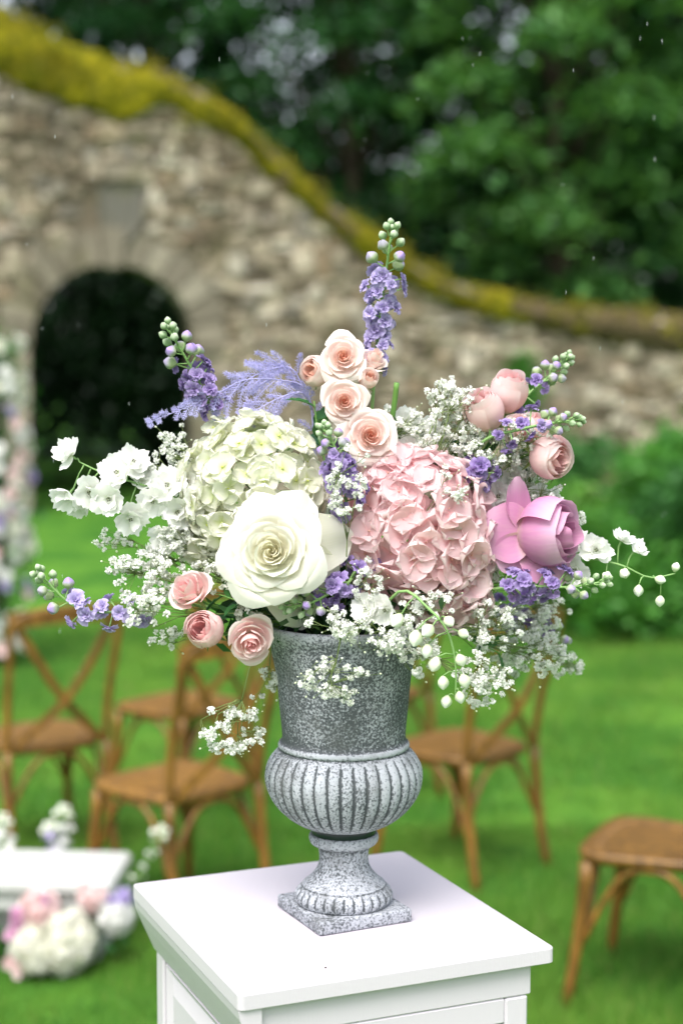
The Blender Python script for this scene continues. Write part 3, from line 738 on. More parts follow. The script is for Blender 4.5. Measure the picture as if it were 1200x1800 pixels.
for (px, py) in ((915, 640), (900, 670), (925, 690), (905, 720), (930, 740), (890, 700), (1140, 800), (1090, 800), (1170, 780)):
    V.append(leaves_np(np.array(WL(*img2wall(px, py), .10)), np.array([.22, .10, .22]), 200, g, .05, 0, .9))
tag(link('foliage', raw_mesh('foliage', np.concatenate(V), 4, None, SL[0]), iv, Matrix()), kind='stuff')

# ------------------------------------------------------------------ cross-back chairs
def wood(name, c1, c2):
    m = NM(name); oc = m.obj(); mp = m.n('ShaderNodeMapping', {0: oc}); mp.inputs['Scale'].default_value = (14, 14, 2.5)
    a = m.noise(3, 5, mp.outputs[0]); b = m.noise(1.2, 2, oc); c = m.mix(m.rng(a, .3, .72), c1, c2); c = m.mix(m.rng(b, .5, .8, 0, .5), c, c1)
    hsv = m.n('ShaderNodeHueSaturation', {'Color': c, 'Value': m.rng(m.orand(), 0, 1, .8, 1.15, False)}).outputs[0]
    m.base(hsv, .42, .4); m.bump(a, .15, .003); return m.m
M['wood'] = wood('honey brown wood', (.10, .048, .009), (.25, .125, .022)); M['wood_seat'] = wood('woven seat', (.13, .068, .022), (.24, .13, .045))
def flat_strip(mb, pts, w, t, up):
    """rectangular section swept along pts; up = direction of the width"""
    pts = [Vector(p) for p in pts]; n = len(pts); b = len(mb.v); up = Vector(up)
    for k, p in enumerate(pts):
        T = (pts[min(k+1, n-1)]-pts[max(k-1, 0)]).normalized(); N = T.cross(up).normalized(); U = N.cross(T).normalized()
        for (x, y) in ((-1, -1), (1, -1), (1, 1), (-1, 1)): mb.vert(p+U*w*.5*x+N*t*.5*y)
    for k in range(n-1):
        for i in range(4): j = (i+1) % 4; mb.face((b+k*4+i, b+k*4+j, b+(k+1)*4+j, b+(k+1)*4+i))
    mb.face((b, b+1, b+2, b+3)); mb.face([b+(n-1)*4+i for i in range(4)][::-1])
def make_chair():
    root = thing('chair', (0, 0, 0), 'x', 'chair', 'wooden cross-back chairs on the lawn'); W = M['wood']
    def seat_pts(k, z, sc=1.0):
        o = []
        for i in range(k):
            a = 2*pi*i/k; ca, sa = cos(a), sin(a); e = .42
            x = math.copysign(abs(ca)**e, ca)*.215*sc; y = math.copysign(abs(sa)**e, sa)*.205*sc; x *= 1+.10*y/.2; o.append(Vector((x, y, z)))
        return o
    mb = MB(); K = 36; rings = [seat_pts(K, .430, .95), seat_pts(K, .437, 1.0), seat_pts(K, .452, 1.015), seat_pts(K, .462, 1.0), seat_pts(K, .465, .94), seat_pts(K, .463, .82)]
    for r in rings:
        for p in r: mb.vert(p)
    for j in range(5):
        for i in range(K): i2 = (i+1) % K; mb.face((j*K+i, j*K+i2, (j+1)*K+i2, (j+1)*K+i))
    mb.face([i for i in range(K)][::-1]); mb.face([5*K+i for i in range(K)]); link('seat', mb.mesh('seat', W, True), root, Matrix())
    mb = MB(); P1 = seat_pts(K, .4645, .80); P2 = seat_pts(K, .461, .70)
    for p in P1+P2: mb.vert(p)
    c_ = mb.vert((0, 0, .456))
    for i in range(K): i2 = (i+1) % K; mb.face((i, i2, K+i2, K+i)); mb.face((K+i, K+i2, c_))
    link('seat_panel', mb.mesh('seat_panel', M['wood_seat'], True), root, Matrix())
    for sx in (-1, 1):
        mb = MB(); mb.tube(spline([(sx*.235, .215, 0), (sx*.21, .185, .22), (sx*.20, .165, .43)], 6), [.014, .016, .017, .018, .019, .020, .021], 8); link('leg', mb.mesh('leg', W), root, Matrix())
        mb = MB(); mb.tube(spline([(sx*.205, -.255, 0), (sx*.198, -.215, .22), (sx*.195, -.195, .45)], 6), [.014, .016, .017, .018, .018, .018, .018], 8); link('leg', mb.mesh('leg', W), root, Matrix())
    mb = MB(); mb.tube(spline([(-.195, -.195, .45), (-.20, -.215, .62), (-.208, -.27, .83), (-.195, -.292, .945), (0, -.318, .975), (.195, -.292, .945), (.208, -.27, .83), (.20, -.215, .62), (.195, -.195, .45)], 40), .0150, 8); link('back_frame', mb.mesh('back_frame', W), root, Matrix())
    mb = MB(); flat_strip(mb, spline([(-.225, -.288, .942), (0, -.320, .957), (.225, -.288, .942)], 10), .058, .018, (0, 0, 1)); link('top_rail', mb.mesh('top_rail', W, False), root, Matrix())
    for sx in (-1, 1):
        mb = MB(); flat_strip(mb, spline([(sx*.185, -.284, .915), (sx*.02, -.272-.006*sx, .66), (-sx*.18, -.20, .455)], 14), .030, .010, (1, 0, .0) if 0 else (0, 0, 1)); link('cross_slat', mb.mesh('cross_slat', W, False), root, Matrix())
    cs = [(-.20, .165), (.20, .165), (.195, -.195), (-.195, -.195)]
    for i in range(4):
        a, b = Vector((*cs[i], 0)), Vector((*cs[(i+1) % 4], 0)); mb = MB(); f1 = 1.04
        mb.tube(spline([a*f1+Vector((0, 0, .20)), a.lerp(b, .12)+Vector((0, 0, .31)), a.lerp(b, .30)+Vector((0, 0, .405)), a.lerp(b, .5)+Vector((0, 0, .425)), a.lerp(b, .70)+Vector((0, 0, .405)), a.lerp(b, .88)+Vector((0, 0, .31)), b*f1+Vector((0, 0, .20))], 20), .010, 6)
        link('brace', mb.mesh('brace', W), root, Matrix())
    return root
CH = [(-1.155, 6.15, 34, 'wooden cross-back chair at the left edge, its whole X back showing'),
      (-.555, 5.45, 46, 'wooden cross-back chair just left of the urn, nearest of the left group'),
      (-.66, 6.75, 50, 'wooden cross-back chair farthest back of the left group, its seat showing above the other'),
      (.433, 5.98, 46, 'wooden cross-back chair just right of the urn under the hanging flowers'),
      (.10, 7.0, 48, 'wooden cross-back chair mostly hidden behind the grey urn'),
      (.935, 4.72, 65, 'wooden chair at the lower right edge with only seat and legs showing')]
for i, (x, y, a, lb) in enumerate(CH):
    Mx = Matrix.Translation((x, y, 0)) @ Matrix.Rotation(radians(a), 4, 'Z')
    if i == 0: c0 = make_chair(); proto = c0; c0.matrix_basis = Mx; first_label = lb
    else: c = dup(proto, Mx); c['label'] = lb
proto['label'] = first_label

# ------------------------------------------------------------------ floral column and low white plinth at the left
rs = random.Random(31)
fc = thing('floral_column', (-2.13, 10.2, 0), 'tall column of pastel flowers and greenery at the left edge before the arch', 'floral column')
mb = MB(); mb.tube([(-2.13, 10.2, 0), (-2.13, 10.2, 1.0), (-2.15, 10.2, 1.9)], .05, 8); link('post', mb.mesh('post', M['bark']), fc, Matrix())
g = np.random.default_rng(4); V = []
for i in range(26): V.append(leaves_np(np.array([-2.13+g.normal(0, .05), 10.2, .08+i*.078]), np.array([.20, .20, .10]), 75, g, .03, 0, .9))
tag(link('foliage', raw_mesh('foliage', np.concatenate(V), 4, None, SL[2]), fc, Matrix()), kind='stuff')
BIG = {k: ruffle_mesh(70+i, k, .055, 13) for i, k in enumerate(('hw', 'blushp', 'purple', 'delph', 'mauve'))}
for i in range(150):
    z = .08+1.95*rs.random(); th = rs.uniform(-pi, .1) if rs.random() < .8 else rs.uniform(0, 6.28); r = rs.uniform(.15, .22)
    k = rs.choice(['hw', 'delph', 'delph', 'hw', 'blushp', 'blushp', 'purple'] if z < 1.75 else ['hw', 'delph'])
    if z > 1.85 and rs.random() < .6: continue
    p = Vector((-2.13+r*cos(th), 10.2+r*sin(th), z)); link('blossom', BIG[k], fc, frame(p, (cos(th), sin(th), .3), rs.uniform(0, 6), rs.uniform(.7, 1.2)))

m = NM('chalky white paint'); oc = m.obj(); a = m.noise(6, 4, oc); b = m.noise(160, 3, oc)
m.base(m.mix(m.rng(a, .35, .75, 0, .5), (.50, .51, .49), (.40, .42, .40)), .7, .2); m.bump(b, .2, .002); M['chalk'] = m.m
bx, by, brz = -1.02, 5.12, radians(-4)
bench = thing('low_plinth', (bx, by, 0), 'low chalky white bench-like plinth on the grass, flowers piled in front', 'plinth', rz=brz); BM = WM[bench.name]
mb = MB(); mb.box((0, 0, .245), (.33, .16, .025), .012, BM); link('top_slab', mb.mesh('top_slab', M['chalk'], False), bench, Matrix())
mb = MB(); mb.box((0, 0, .190), (.30, .135, .030), .006, BM); link('apron', mb.mesh('apron', M['chalk'], False), bench, Matrix())
for sx in (-1, 1):
    mb = MB(); mb.box((sx*.235, 0, .080), (.045, .12, .080), .006, BM); link('leg', mb.mesh('leg', M['chalk'], False), bench, Matrix())
mb = MB(); mb.box((0, .02, .085), (.188, .012, .07), .003, BM); link('panel', mb.mesh('panel', M['chalk'], False), bench, Matrix())
HY = [((118, 1655), 4.86, .098, 'hw', 'large blurred white hydrangea on the grass before the low plinth'), ((62, 1670), 4.84, .078, 'hw', 'creamy hydrangea left of the large white one by the low plinth'),
      ((205, 1612), 4.92, .055, 'delph', 'small white flower head at the right end of the low plinth'), ((70, 1600), 4.90, .06, 'hp', 'pale pink flower head leaning on the low plinth front'), ((165, 1578), 4.93, .04, 'hp', 'small pink flower head at the right corner of the low plinth')]
for i, ((px, py), Y, r, mt, lb) in enumerate(HY):
    root = thing('ground_flower', at(px, py, Y), lb, 'flower head'); c = Vector(at(px, py, Y))
    n = int(26+r*500); bm_ = BIG[mt if mt != 'hp' else 'blushp']
    for k in range(n):
        z = 1-2*(k+.5)/n; q = math.sqrt(1-z*z); d = Vector((q*cos(k*2.4), q*sin(k*2.4), z)); link('floret', bm_, root, frame(c+d*r*.8*rs.uniform(.8, 1.05), d+Vector((rs.gauss(0, .3), rs.gauss(0, .3), rs.gauss(0, .3))), k, rs.uniform(.38, .62)))
    mb = MB(); mb.tube([c, c+Vector((0, .05, -max(.03, c.z*.5))), (c.x+.01, c.y+.08, .0)], .006, 5); link('stem', mb.mesh('stem', M['stem']), root, Matrix())
for i, (px, py, Y, mt, lb) in enumerate([(205, 1580, 4.92, 'purple', 'lilac blossom cluster beside the right corner of the low plinth'), (20, 1622, 4.86, 'mauve', 'bright pink blossom cluster at the left edge before the low plinth'), (78, 1607, 4.88, 'mauve', 'small lilac pink blossom cluster under the low plinth top'), (35, 1690, 4.80, 'blushp', 'trailing pale pink blossoms at the lower left corner')]):
    c = Vector(at(px, py, Y)); root = thing('ground_blossom', c, lb, 'blossom cluster')
    for k in range(7): link('blossom', BIG[mt], root, frame(c+Vector((rs.gauss(0, .018), rs.gauss(0, .01), rs.gauss(0, .022))), (rs.gauss(0, .5), -1, rs.gauss(.3, .5)), k, rs.uniform(.35, .5)))
    mb = MB(); mb.tube([c, (c.x, c.y+.05, c.z*.5), (c.x+.01, c.y+.07, 0)], .004, 5); link('stem', mb.mesh('stem', M['stem']), root, Matrix())
g = np.random.default_rng(41); V = []
for q in ((110, 1700), (60, 1705), (150, 1640), (20, 1650), (180, 1600), (95, 1620)): V.append(leaves_np(np.array(at(*q, 4.95)), np.array([.09, .04, .06]), 60, g, .022, 0, .9))
tag(link('low_greenery', raw_mesh('low_greenery', np.concatenate(V), 4, None, SL[2])), 'green leaves tucked round the flowers before the low plinth', 'greenery', kind='stuff')
for i, (q0, q1, Y, mt, lb) in enumerate([((95, 1545), (112, 1425), 5.3, 'delph', 'blurred white flower spike standing just behind the low plinth'), ((112, 1540), (88, 1455), 5.3, 'purple', 'blurred pale lilac flower spike behind the low plinth'),
      ((215, 1580), (285, 1462), 5.15, 'delph', 'thin leaning white flower spike between low plinth and pedestal'), ((8, 1560), (4, 1440), 5.3, 'delph', 'white flower spike cut by the left edge')]):
    spire([at(*q0, Y), at((q0[0]+q1[0])/2+3, (q0[1]+q1[1])/2, Y), at(*q1, Y)], lb, 8, 22 if i != 2 else 12, .2, mt, 1.5 if i != 2 else 1.0, 1.6, i, 'flower_spike', 'flower spike', None, .004, 'w', 0, 1.8 if i != 2 else 1)

# ------------------------------------------------------------------ white pedestal
m = NM('white satin paint'); oc = m.obj(); a = m.noise(240, 3, oc); b = m.noise(5, 4, oc); sp = m.noise(38, 2, oc)
c = m.mix(m.rng(b, .45, .8, 0, .3), (.57, .533, .58), (.53, .495, .54)); c = m.mix(m.rng(sp, .78, .80, 0, .5), c, (.35, .33, .32))
m.base(c, .42, .35); m.bump(m.math('ADD', m.math('MULTIPLY', a, .4), m.noise(14, 4, m.n('ShaderNodeMapping', {0: oc, 3: (14, 1, 1)}).outputs[0])), .16, .002); M['paint'] = m.m
PZ = EYE-.706; PRZ = radians(22.7); PC = Vector((-.0135, 2.112, 0))
ped = thing('pedestal', PC, 'white painted wooden pedestal with panelled sides carrying the grey urn', 'pedestal', rz=PRZ); PM = WM[ped.name]
def pbox(name, c, h, bev=.002, par=ped):
    mb = MB(); mb.box(c, h, bev, PM); return link(name, mb.mesh(name, M['paint'], False), par, Matrix())
HX, HY_ = .206, .2245
def slab_pts(z, ins):
    o = []; r = .007
    for sx, sy, a0 in ((1, 1, 0), (-1, 1, pi/2), (-1, -1, pi), (1, -1, 1.5*pi)):
        for k in range(5): a = a0+k*pi/8; o.append(PM @ Vector((sx*(HX-ins-r)+r*cos(a), sy*(HY_-ins-r)+r*sin(a), z)))
    return o
mb = MB(); rings = [slab_pts(PZ-.0205, .0015), slab_pts(PZ-.019, 0), slab_pts(PZ-.002, 0), slab_pts(PZ-.0006, .0008), slab_pts(PZ, .0028)]
for q in rings:
    for p in q: mb.vert(p)
for j in range(4):
    for i in range(20): i2 = (i+1) % 20; mb.face((j*20+i, j*20+i2, (j+1)*20+i2, (j+1)*20+i))
mb.face(list(range(20))[::-1]); mb.face([80+i for i in range(20)]); link('tabletop', mb.mesh('tabletop', M['paint'], False), ped, Matrix())
bx0, bx1, by0, by1 = -HX+.030, HX-.030, -HY_+.012, HY_-.012
zt = PZ-.0205
pbox('apron', ((bx0+bx1)/2, 0, zt-.020), ((bx1-bx0)/2+.004, by1, .020), .002)
pbox('carcass', ((bx0+bx1)/2, 0, (zt-.04)/2+.03), ((bx1-bx0)/2-.012, by1-.014, (zt-.04)/2-.03))
pw = .032
for sx in (bx0+pw/2, bx1-pw/2):
    for sy in (by0+pw/2, by1-pw/2): pbox('corner_post', (sx, sy, (zt-.04)/2), (pw/2, pw/2, (zt-.04)/2), .003)
for sy in (by0+.010, by1-.010):
    pbox('rail', ((bx0+bx1)/2, sy, zt-.04-.016), ((bx1-bx0)/2-pw, .009, .016)); pbox('rail', ((bx0+bx1)/2, sy, .07), ((bx1-bx0)/2-pw, .009, .07))
for sx in (bx0+.010, bx1-.010):
    pbox('rail', (sx, 0, zt-.04-.016), (.009, by1-pw, .016)); pbox('rail', (sx, 0, .07), (.009, by1-pw, .07))
# raised panel with sloping borders on each side
def raised(face):
    L = (bx1-bx0)/2-pw-.006 if face in (0, 2) else by1-pw-.006
    zc, hz = (zt-.072+.14)/2, (zt-.072-.14)/2-.006; mb = MB(); off = (by1 if face in (0, 2) else (bx1-bx0)/2)
    cx = (bx0+bx1)/2; q = []
    for (l, zz, d) in ((L, hz, .010), (L-.004, hz-.004, .002), (L-.016, hz-.016, .008), (L-.036, hz-.036, .002)):
        for sx, sz in ((-1, -1), (1, -1), (1, 1), (-1, 1)):
            v = {0: (cx+sx*l, -off+d, zc+sz*zz), 2: (cx-sx*l, off-d, zc+sz*zz), 1: (cx+off-d, sx*l, zc+sz*zz), 3: (cx-off+d, -sx*l, zc+sz*zz)}[face]
            q.append(mb.vert(PM @ Vector(v)))
    for j in range(3):
        for i in range(4): i2 = (i+1) % 4; mb.face((q[j*4+i], q[j*4+i2], q[j*4+4+i2], q[j*4+4+i]))
    mb.face(q[12:]); link('panel', mb.mesh('panel', M['paint'], False), ped, Matrix())
for f in range(4): raised(f)
# flared moulding under the left edge
mb = MB(); pr = [(-HX+.001, zt), (-HX+.003, zt-.012), (-HX+.012, zt-.035), (bx0-.0005, zt-.075), (bx0-.0005, zt)]
q = []
for y in (-HY_+.004, HY_-.004):
    for x, z in pr: q.append(mb.vert(PM @ Vector((x, y, z))))
for i in range(5): j = (i+1) % 5; mb.face((q[i], q[j], q[5+j], q[5+i]))
mb.face(q[:5]); mb.face(q[5:][::-1]); link('moulding', mb.mesh('moulding', M['paint'], False, True), ped, Matrix())

mb = MB(); q = Vector(ray(572, 1702)); q = q*((PZ-EYE)/q.z)+Vector((0, 0, EYE)); mb.box(q+Vector((0, 0, .0009)), (.0013, .0010, .0008), .0004)
tag(link('crumb', mb.mesh('crumb', M['bark'])), 'tiny dark speck of soil lying on the white pedestal top', 'speck of soil')
# ------------------------------------------------------------------ the urn
m = NM('drybrushed grey urn'); v, t, u = m.pc(); oc = m.obj()
a = m.noise(330, 4, oc, .65); b = m.noise(9, 3, oc); d = m.noise(700, 2, oc)
thr = m.math('SUBTRACT', m.math('ADD', a, m.math('MULTIPLY', m.math('SUBTRACT', b, .5), .46)), m.math('MULTIPLY', m.math('SUBTRACT', .5, v), .34))
k = m.rng(thr, .39, .61)
k = m.math('MULTIPLY', k, .92); c = m.mix(k, m.mix(d, (.048, .055, .062), (.10, .11, .12)), m.mix(b, (.32, .34, .38), (.52, .54, .59)))
c = m.mix(m.rng(m.noise(22, 4, oc), .5, .72, 0, .6), c, (.10, .105, .105)); m.base(c, .8, .2); m.bump(m.math('ADD', a, m.math('MULTIPLY', d, .5)), .35, .0015); M['urn'] = m.m
M['liner'] = NM('black plastic liner').base((.010, .022, .020), .35)
UX, UY, UZ = .003, 2.108, PZ+.0005
DEPTH = UY*cP+.05
def uz(py): return at(603, py, UY).z
def ur(h): return h*(UY/ (cP))/FPX*1.0
urn = thing('urn', (UX, UY, UZ), 'grey weathered pedestal urn with fluted bowl holding the bouquet', 'urn')
def lathe(name, prof, flutes=0, band=None, depth=.05, seg=288, mat='urn', par=urn):
    """prof: (radius, z, paint)"""
    mb = MB(); n = len(prof)-1
    def fl(u, z):
        if not flutes: return 0
        e = min(1, max(0, (z-band[0])/(band[2])))*min(1, max(0, (band[1]-z)/(band[3])))
        return e*(abs(cos(u*pi*flutes))**.55-1)
    def fn(u, v):
        r, z, _ = prof[round(v*n)]; rr = r*(1+depth*fl(u, z)); a = u*2*pi; return Vector((UX+rr*cos(a), UY+rr*sin(a), z))
    def at2(u, v):
        r, z, p = prof[round(v*n)]; f_ = fl(u, z); return (p-1.5*max(0, -f_-.25), 0, u)
    mb.grid(fn, seg, n, at2, closed=True); return link(name, mb.mesh(name, M[mat]), par, Matrix())
def interp(pts, n):
    pts = [Vector((a, b, c)) for a, b, c in pts]; return [tuple(p) for p in spline(pts, n)]
zr = uz(1096)
def Z(py): return UZ+(zr-UZ)*(1608-py)/(1608-1096)
def H(h): return h/1353.0
# cup
lathe('cup', interp([(H(116), zr-.012, .2), (H(124), zr-.002, .55), (H(131), zr, .6), (H(135), zr-.004, .65), (H(134), zr-.012, .5), (H(129), Z(1125), .32), (H(125), Z(1150), .28), (H(118), Z(1185), .28), (H(113), Z(1235), .30), (H(109), Z(1275), .34), (H(108), Z(1292), .14), (H(110), Z(1299), .15), (H(114), Z(1302), .8), (H(115), Z(1308), .7), (H(111), Z(1313), .1)], 80), seg=128)
lathe('bowl', interp([(H(110), Z(1311), .1), (H(120), Z(1318), .70), (H(132), Z(1334), .75), (H(138.5), Z(1355), .74), (H(136), Z(1380), .68), (H(124), Z(1405), .66), (H(104), Z(1427), .66), (H(80), Z(1443), .6), (H(58), Z(1451), .2)], 56), 37, (Z(1448), Z(1313), .016, .008), .042, 370)
lathe('collar', interp([(H(58), Z(1450), 0), (H(56), Z(1455), 0), (H(56), Z(1463), -.1)], 6), seg=64, mat='liner')
lathe('stem', interp([(H(54), Z(1462), .6), (H(59), Z(1463), .7), (H(61.5), Z(1469), .75), (H(59), Z(1478), .75), (H(52), Z(1483), .35), (H(46), Z(1486), .3), (H(44.5), Z(1492), .56), (H(43), Z(1506), .56), (H(46), Z(1521), .5), (H(54), Z(1534), .55), (H(66), Z(1546), .6), (H(73), Z(1551), .68), (H(73), Z(1554), .2)], 60), seg=128)
lathe('foot_ring', interp([(H(72), Z(1553), .1), (H(78), Z(1557), .62), (H(85), Z(1565), .66), (H(87), Z(1573), .62), (H(84), Z(1581), .5), (H(80), Z(1585.5), .1)], 26), 30, (Z(1584), Z(1554), .006, .005), .05, 300)
UM = Matrix.Translation((UX, UY, 0)) @ Matrix.Rotation(radians(26), 4, 'Z')
import bmesh
bm = bmesh.new(); bmesh.ops.create_cube(bm, size=1, matrix=UM @ Matrix.Translation((0, 0, (UZ+Z(1585))/2)) @ Matrix.Diagonal((0.132, 0.132, Z(1585)-UZ, 1)))
bmesh.ops.bevel(bm, geom=bm.edges[:], offset=.0035, segments=3, affect='EDGES', profile=.6); me = bpy.data.meshes.new('plinth'); bm.to_mesh(me); bm.free(); me.materials.append(M['urn'])
at_ = me.attributes.new('pc', 'FLOAT_VECTOR', 'POINT'); at_.data.foreach_set('vector', np.array([(.55, 0, 0)]*len(me.vertices), dtype=np.float32).ravel()); me.polygons.foreach_set('use_smooth', [True]*len(me.polygons)); link('plinth', me, urn, Matrix())
lathe('liner', [(H(116), zr-.012, 0), (H(112), zr-.03, 0), (H(110), zr-.045, 0), (H(60), zr-.045, 0), (.0005, zr-.045, 0)], seg=64, mat='liner')

# ================================================================== THE BOUQUET
HUB = Vector((UX, UY, zr-.02))
def hubp(dx=0, dy=0, dz=0): return HUB+Vector((dx, dy, dz))
# greenery packed into the heart of the bouquet
g = np.random.default_rng(8); V = []
for i in range(46):
    q = g.normal(0, 1, 3); q /= np.linalg.norm(q); q = q*g.uniform(.03, .12); q[2] = abs(q[2])*1.25+.02
    V.append(leaves_np(np.array(HUB)+q*np.array([1.2, .7, 1.1]), np.array([.035, .035, .03]), 26, g, .016, 0, 1.0))
tag(link('filler_foliage', raw_mesh('filler_foliage', np.concatenate(V), 4, None, M['filler'])), 'dark green foliage packed in the heart of the bouquet above the urn', 'foliage', kind='stuff')

hydrangea('hydrangea', P(448, 862, -.02), .088, 'big white hydrangea with lime centres above the ivory rose', 'hw', 200, .024, .021, (1.0, .85, 1.05), seed=3, stem_to=hubp(-.02))
hydrangea('hydrangea', P(385, 925, .0), .052, 'smaller lobe of white hydrangea at the left of the ivory rose', 'hw', 95, .024, .021, (1, .8, 1.1), seed=5, stem_to=hubp(-.03))
hydrangea('hydrangea', P(728, 935, -.03), .091, 'big pale pink hydrangea right of the ivory rose', 'hp', 165, .034, .030, (1.0, .85, 1.02), seed=9, stem_to=hubp(.03))
hydrangea('hydrangea', P(775, 1020, -.02), .055, 'lower lobe of pale pink hydrangea hanging toward the urn rim', 'hp', 66, .034, .030, (1, .8, 1), seed=12, stem_to=hubp(.04))

# ivory rose
rp = P(482, 973, -.135)
rose('rose', rp, (-.10, -1, .22), .057, 'large open ivory rose facing forward at the centre left', 'white', 34, 1.0, .66, roll=.4, stem_to=hubp(-.02, -.03), seed=2)
# its loose guard petals
def guard(parent, pos, ydir, zdir, L, Wd, curl, mat, seed=0):
    rs = random.Random(seed); y = Vector(ydir).normalized(); z = Vector(zdir); z = (z-y*z.dot(y)).normalized(); x = y.cross(z)
    F = Matrix((x, y, z)).transposed().to_4x4(); F.translation = Vector(pos); ph = rs.uniform(0, 6)
    def fn(u, v):
        uu = u*2-1; wd = Wd*.5*sin(pi*(v*.80+.12))**.7 if v < .75 else Wd*.5*sin(pi*.72)**.7*math.sqrt(1-((v-.75)/.2501)**2*.86)
        vv = v*(1-.06*uu*uu)
        return Vector((uu*wd, L*vv, -curl*L*vv*vv+Wd*.16*uu*uu*(1-v*1.5)+L*.03*sin(uu*4+ph)*v+L*.05*max(0, abs(uu)-.6)*v))
    return link('petal', petal_grid(fn, 10, 10, 1, mat), parent, F)
rz_ = [o for o in S.objects if o.name == 'rose'][0]
for (ang, L, Wd, cu) in ((12, .078, .075, .25), (-70, .088, .066, .30), (-32, .070, .075, .25), (65, .060, .07, .2), (-125, .052, .06, .3), (170, .048, .065, .3), (120, .05, .06, .2)):
    a = radians(ang); guard(rz_, rp+Vector((cos(a)*.012, .012, sin(a)*.012)), (cos(a), .12, sin(a)), (0, -1, .1), L+.012, Wd, cu, 'white', int(ang))

# mauve rose, bud pointing right, outer petals thrown back
mp_ = P(915, 940, -.03)
mr = rose('rose', mp_, (.90, -.55, .10), .076, 'large mauve rose at the right, outer petals curled back', 'mauve', 9, .60, .98, cal=False, roll=1.0, stem_to=hubp(.05), seed=4)
for (yd, zd, L, Wd, cu, off) in (((-.80, -.42, .05), (-.3, -.9, .1), .052, .078, .42, (.004, -.014, .004)), ((-.10, -.05, 1), (.75, -.9, 0), .064, .046, -.10, (-.004, -.006, .012)),
                          ((-.50, -.25, -.75), (.1, -1, .1), .050, .056, .1, (.002, -.014, -.004)), ((.75, -.35, -.60), (.3, -1, .3), .070, .062, .08, (.004, -.008, -.014)),
                          ((-.4, .5, .6), (.3, -.3, 1), .045, .05, .4, (0, .01, .01))):
    guard(mr, mp_+Vector(off), yd, zd, L, Wd, cu, 'mauve', int(L*1e4))

# blush spray roses
SCL = 1.12
SR = [((603, 628), -.035, .029, (-.02, -1, .25), 'blush', 20, .95, .8, 'open blush rose, topmost of the pink cluster'),
      ((557, 655), -.01, .023, (-.55, -.8, .25), 'blush', 15, .7, 1.15, 'half closed blush rose at the left of the top cluster'),
      ((605, 706), -.05, .028, (.05, -1, .12), 'blush', 20, .92, .8, 'open blush rose directly below the topmost one'),
      ((656, 634), -.005, .021, (.35, -.5, .7), 'blush', 14, .75, 1.1, 'blush rose tucked behind the round bud, right of the topmost rose'),
      ((646, 669), -.03, .015, (.25, -.85, .45), 'blush', 10, .62, 1.5, 'small round blush rosebud right of the top cluster'),
      ((650, 766), -.055, .033, (.12, -1, .15), 'blush', 24, .98, .75, 'open blush rose above the pink hydrangea, lowest of its column'),
      ((893, 695), .02, .030, (.1, -.5, .9), 'blushp', 14, .62, 1.35, 'closed pale pink rose highest on the right side'),
      ((853, 728), -.02, .030, (-.4, -.5, .8), 'blushp', 14, .62, 1.4, 'closed pale pink rose among baby\'s breath at upper right'),
      ((912, 750), -.005, .025, (.0, -.7, .7), 'blushp', 12, .8, 1.0, 'small pink rose half hidden behind the right green stem'),
      ((938, 757), .01, .024, (.3, -.4, .8), 'blushp', 10, .7, 1.2, 'little pink rosebud behind the right green stem'),
      ((960, 802), -.02, .031, (.55, -.75, -.1), 'blushp', 16, .68, 1.25, 'plump pale pink rose above the mauve rose'),
      ((332, 1038), -.09, .026, (-.4, -.8, .55), 'blushp', 15, .75, 1.2, 'ruffled pale pink rose left of the ivory rose, highest of the lower three'),
      ((362, 1108), -.10, .024, (-.25, -.9, .30), 'blushp', 15, .68, 1.3, 'pink rose middle of the lower left three'),
      ((440, 1126), -.13, .028, (.15, -.9, -.25), 'blushp', 18, .80, 1.0, 'pink rose drooping over the urn rim, lowest of the three')]
for i, ((px, py), dy, sz, ax, mt, n, op, dp, lb) in enumerate(SR):
    left = i > 10; st = hubp(-.05, -.03, .03) if left else (hubp(.02, 0, .02) if i < 6 else hubp(.05, 0, .03))
    sz *= 1.06+.75*(1-op)+(.14 if left else 0); rose('spray_rose', P(px, py, dy)-Vector(ax).normalized()*sz*dp*.42, ax, sz, lb, mt, n, op, dp, 'pink spray roses', None, 0, True, st, i)

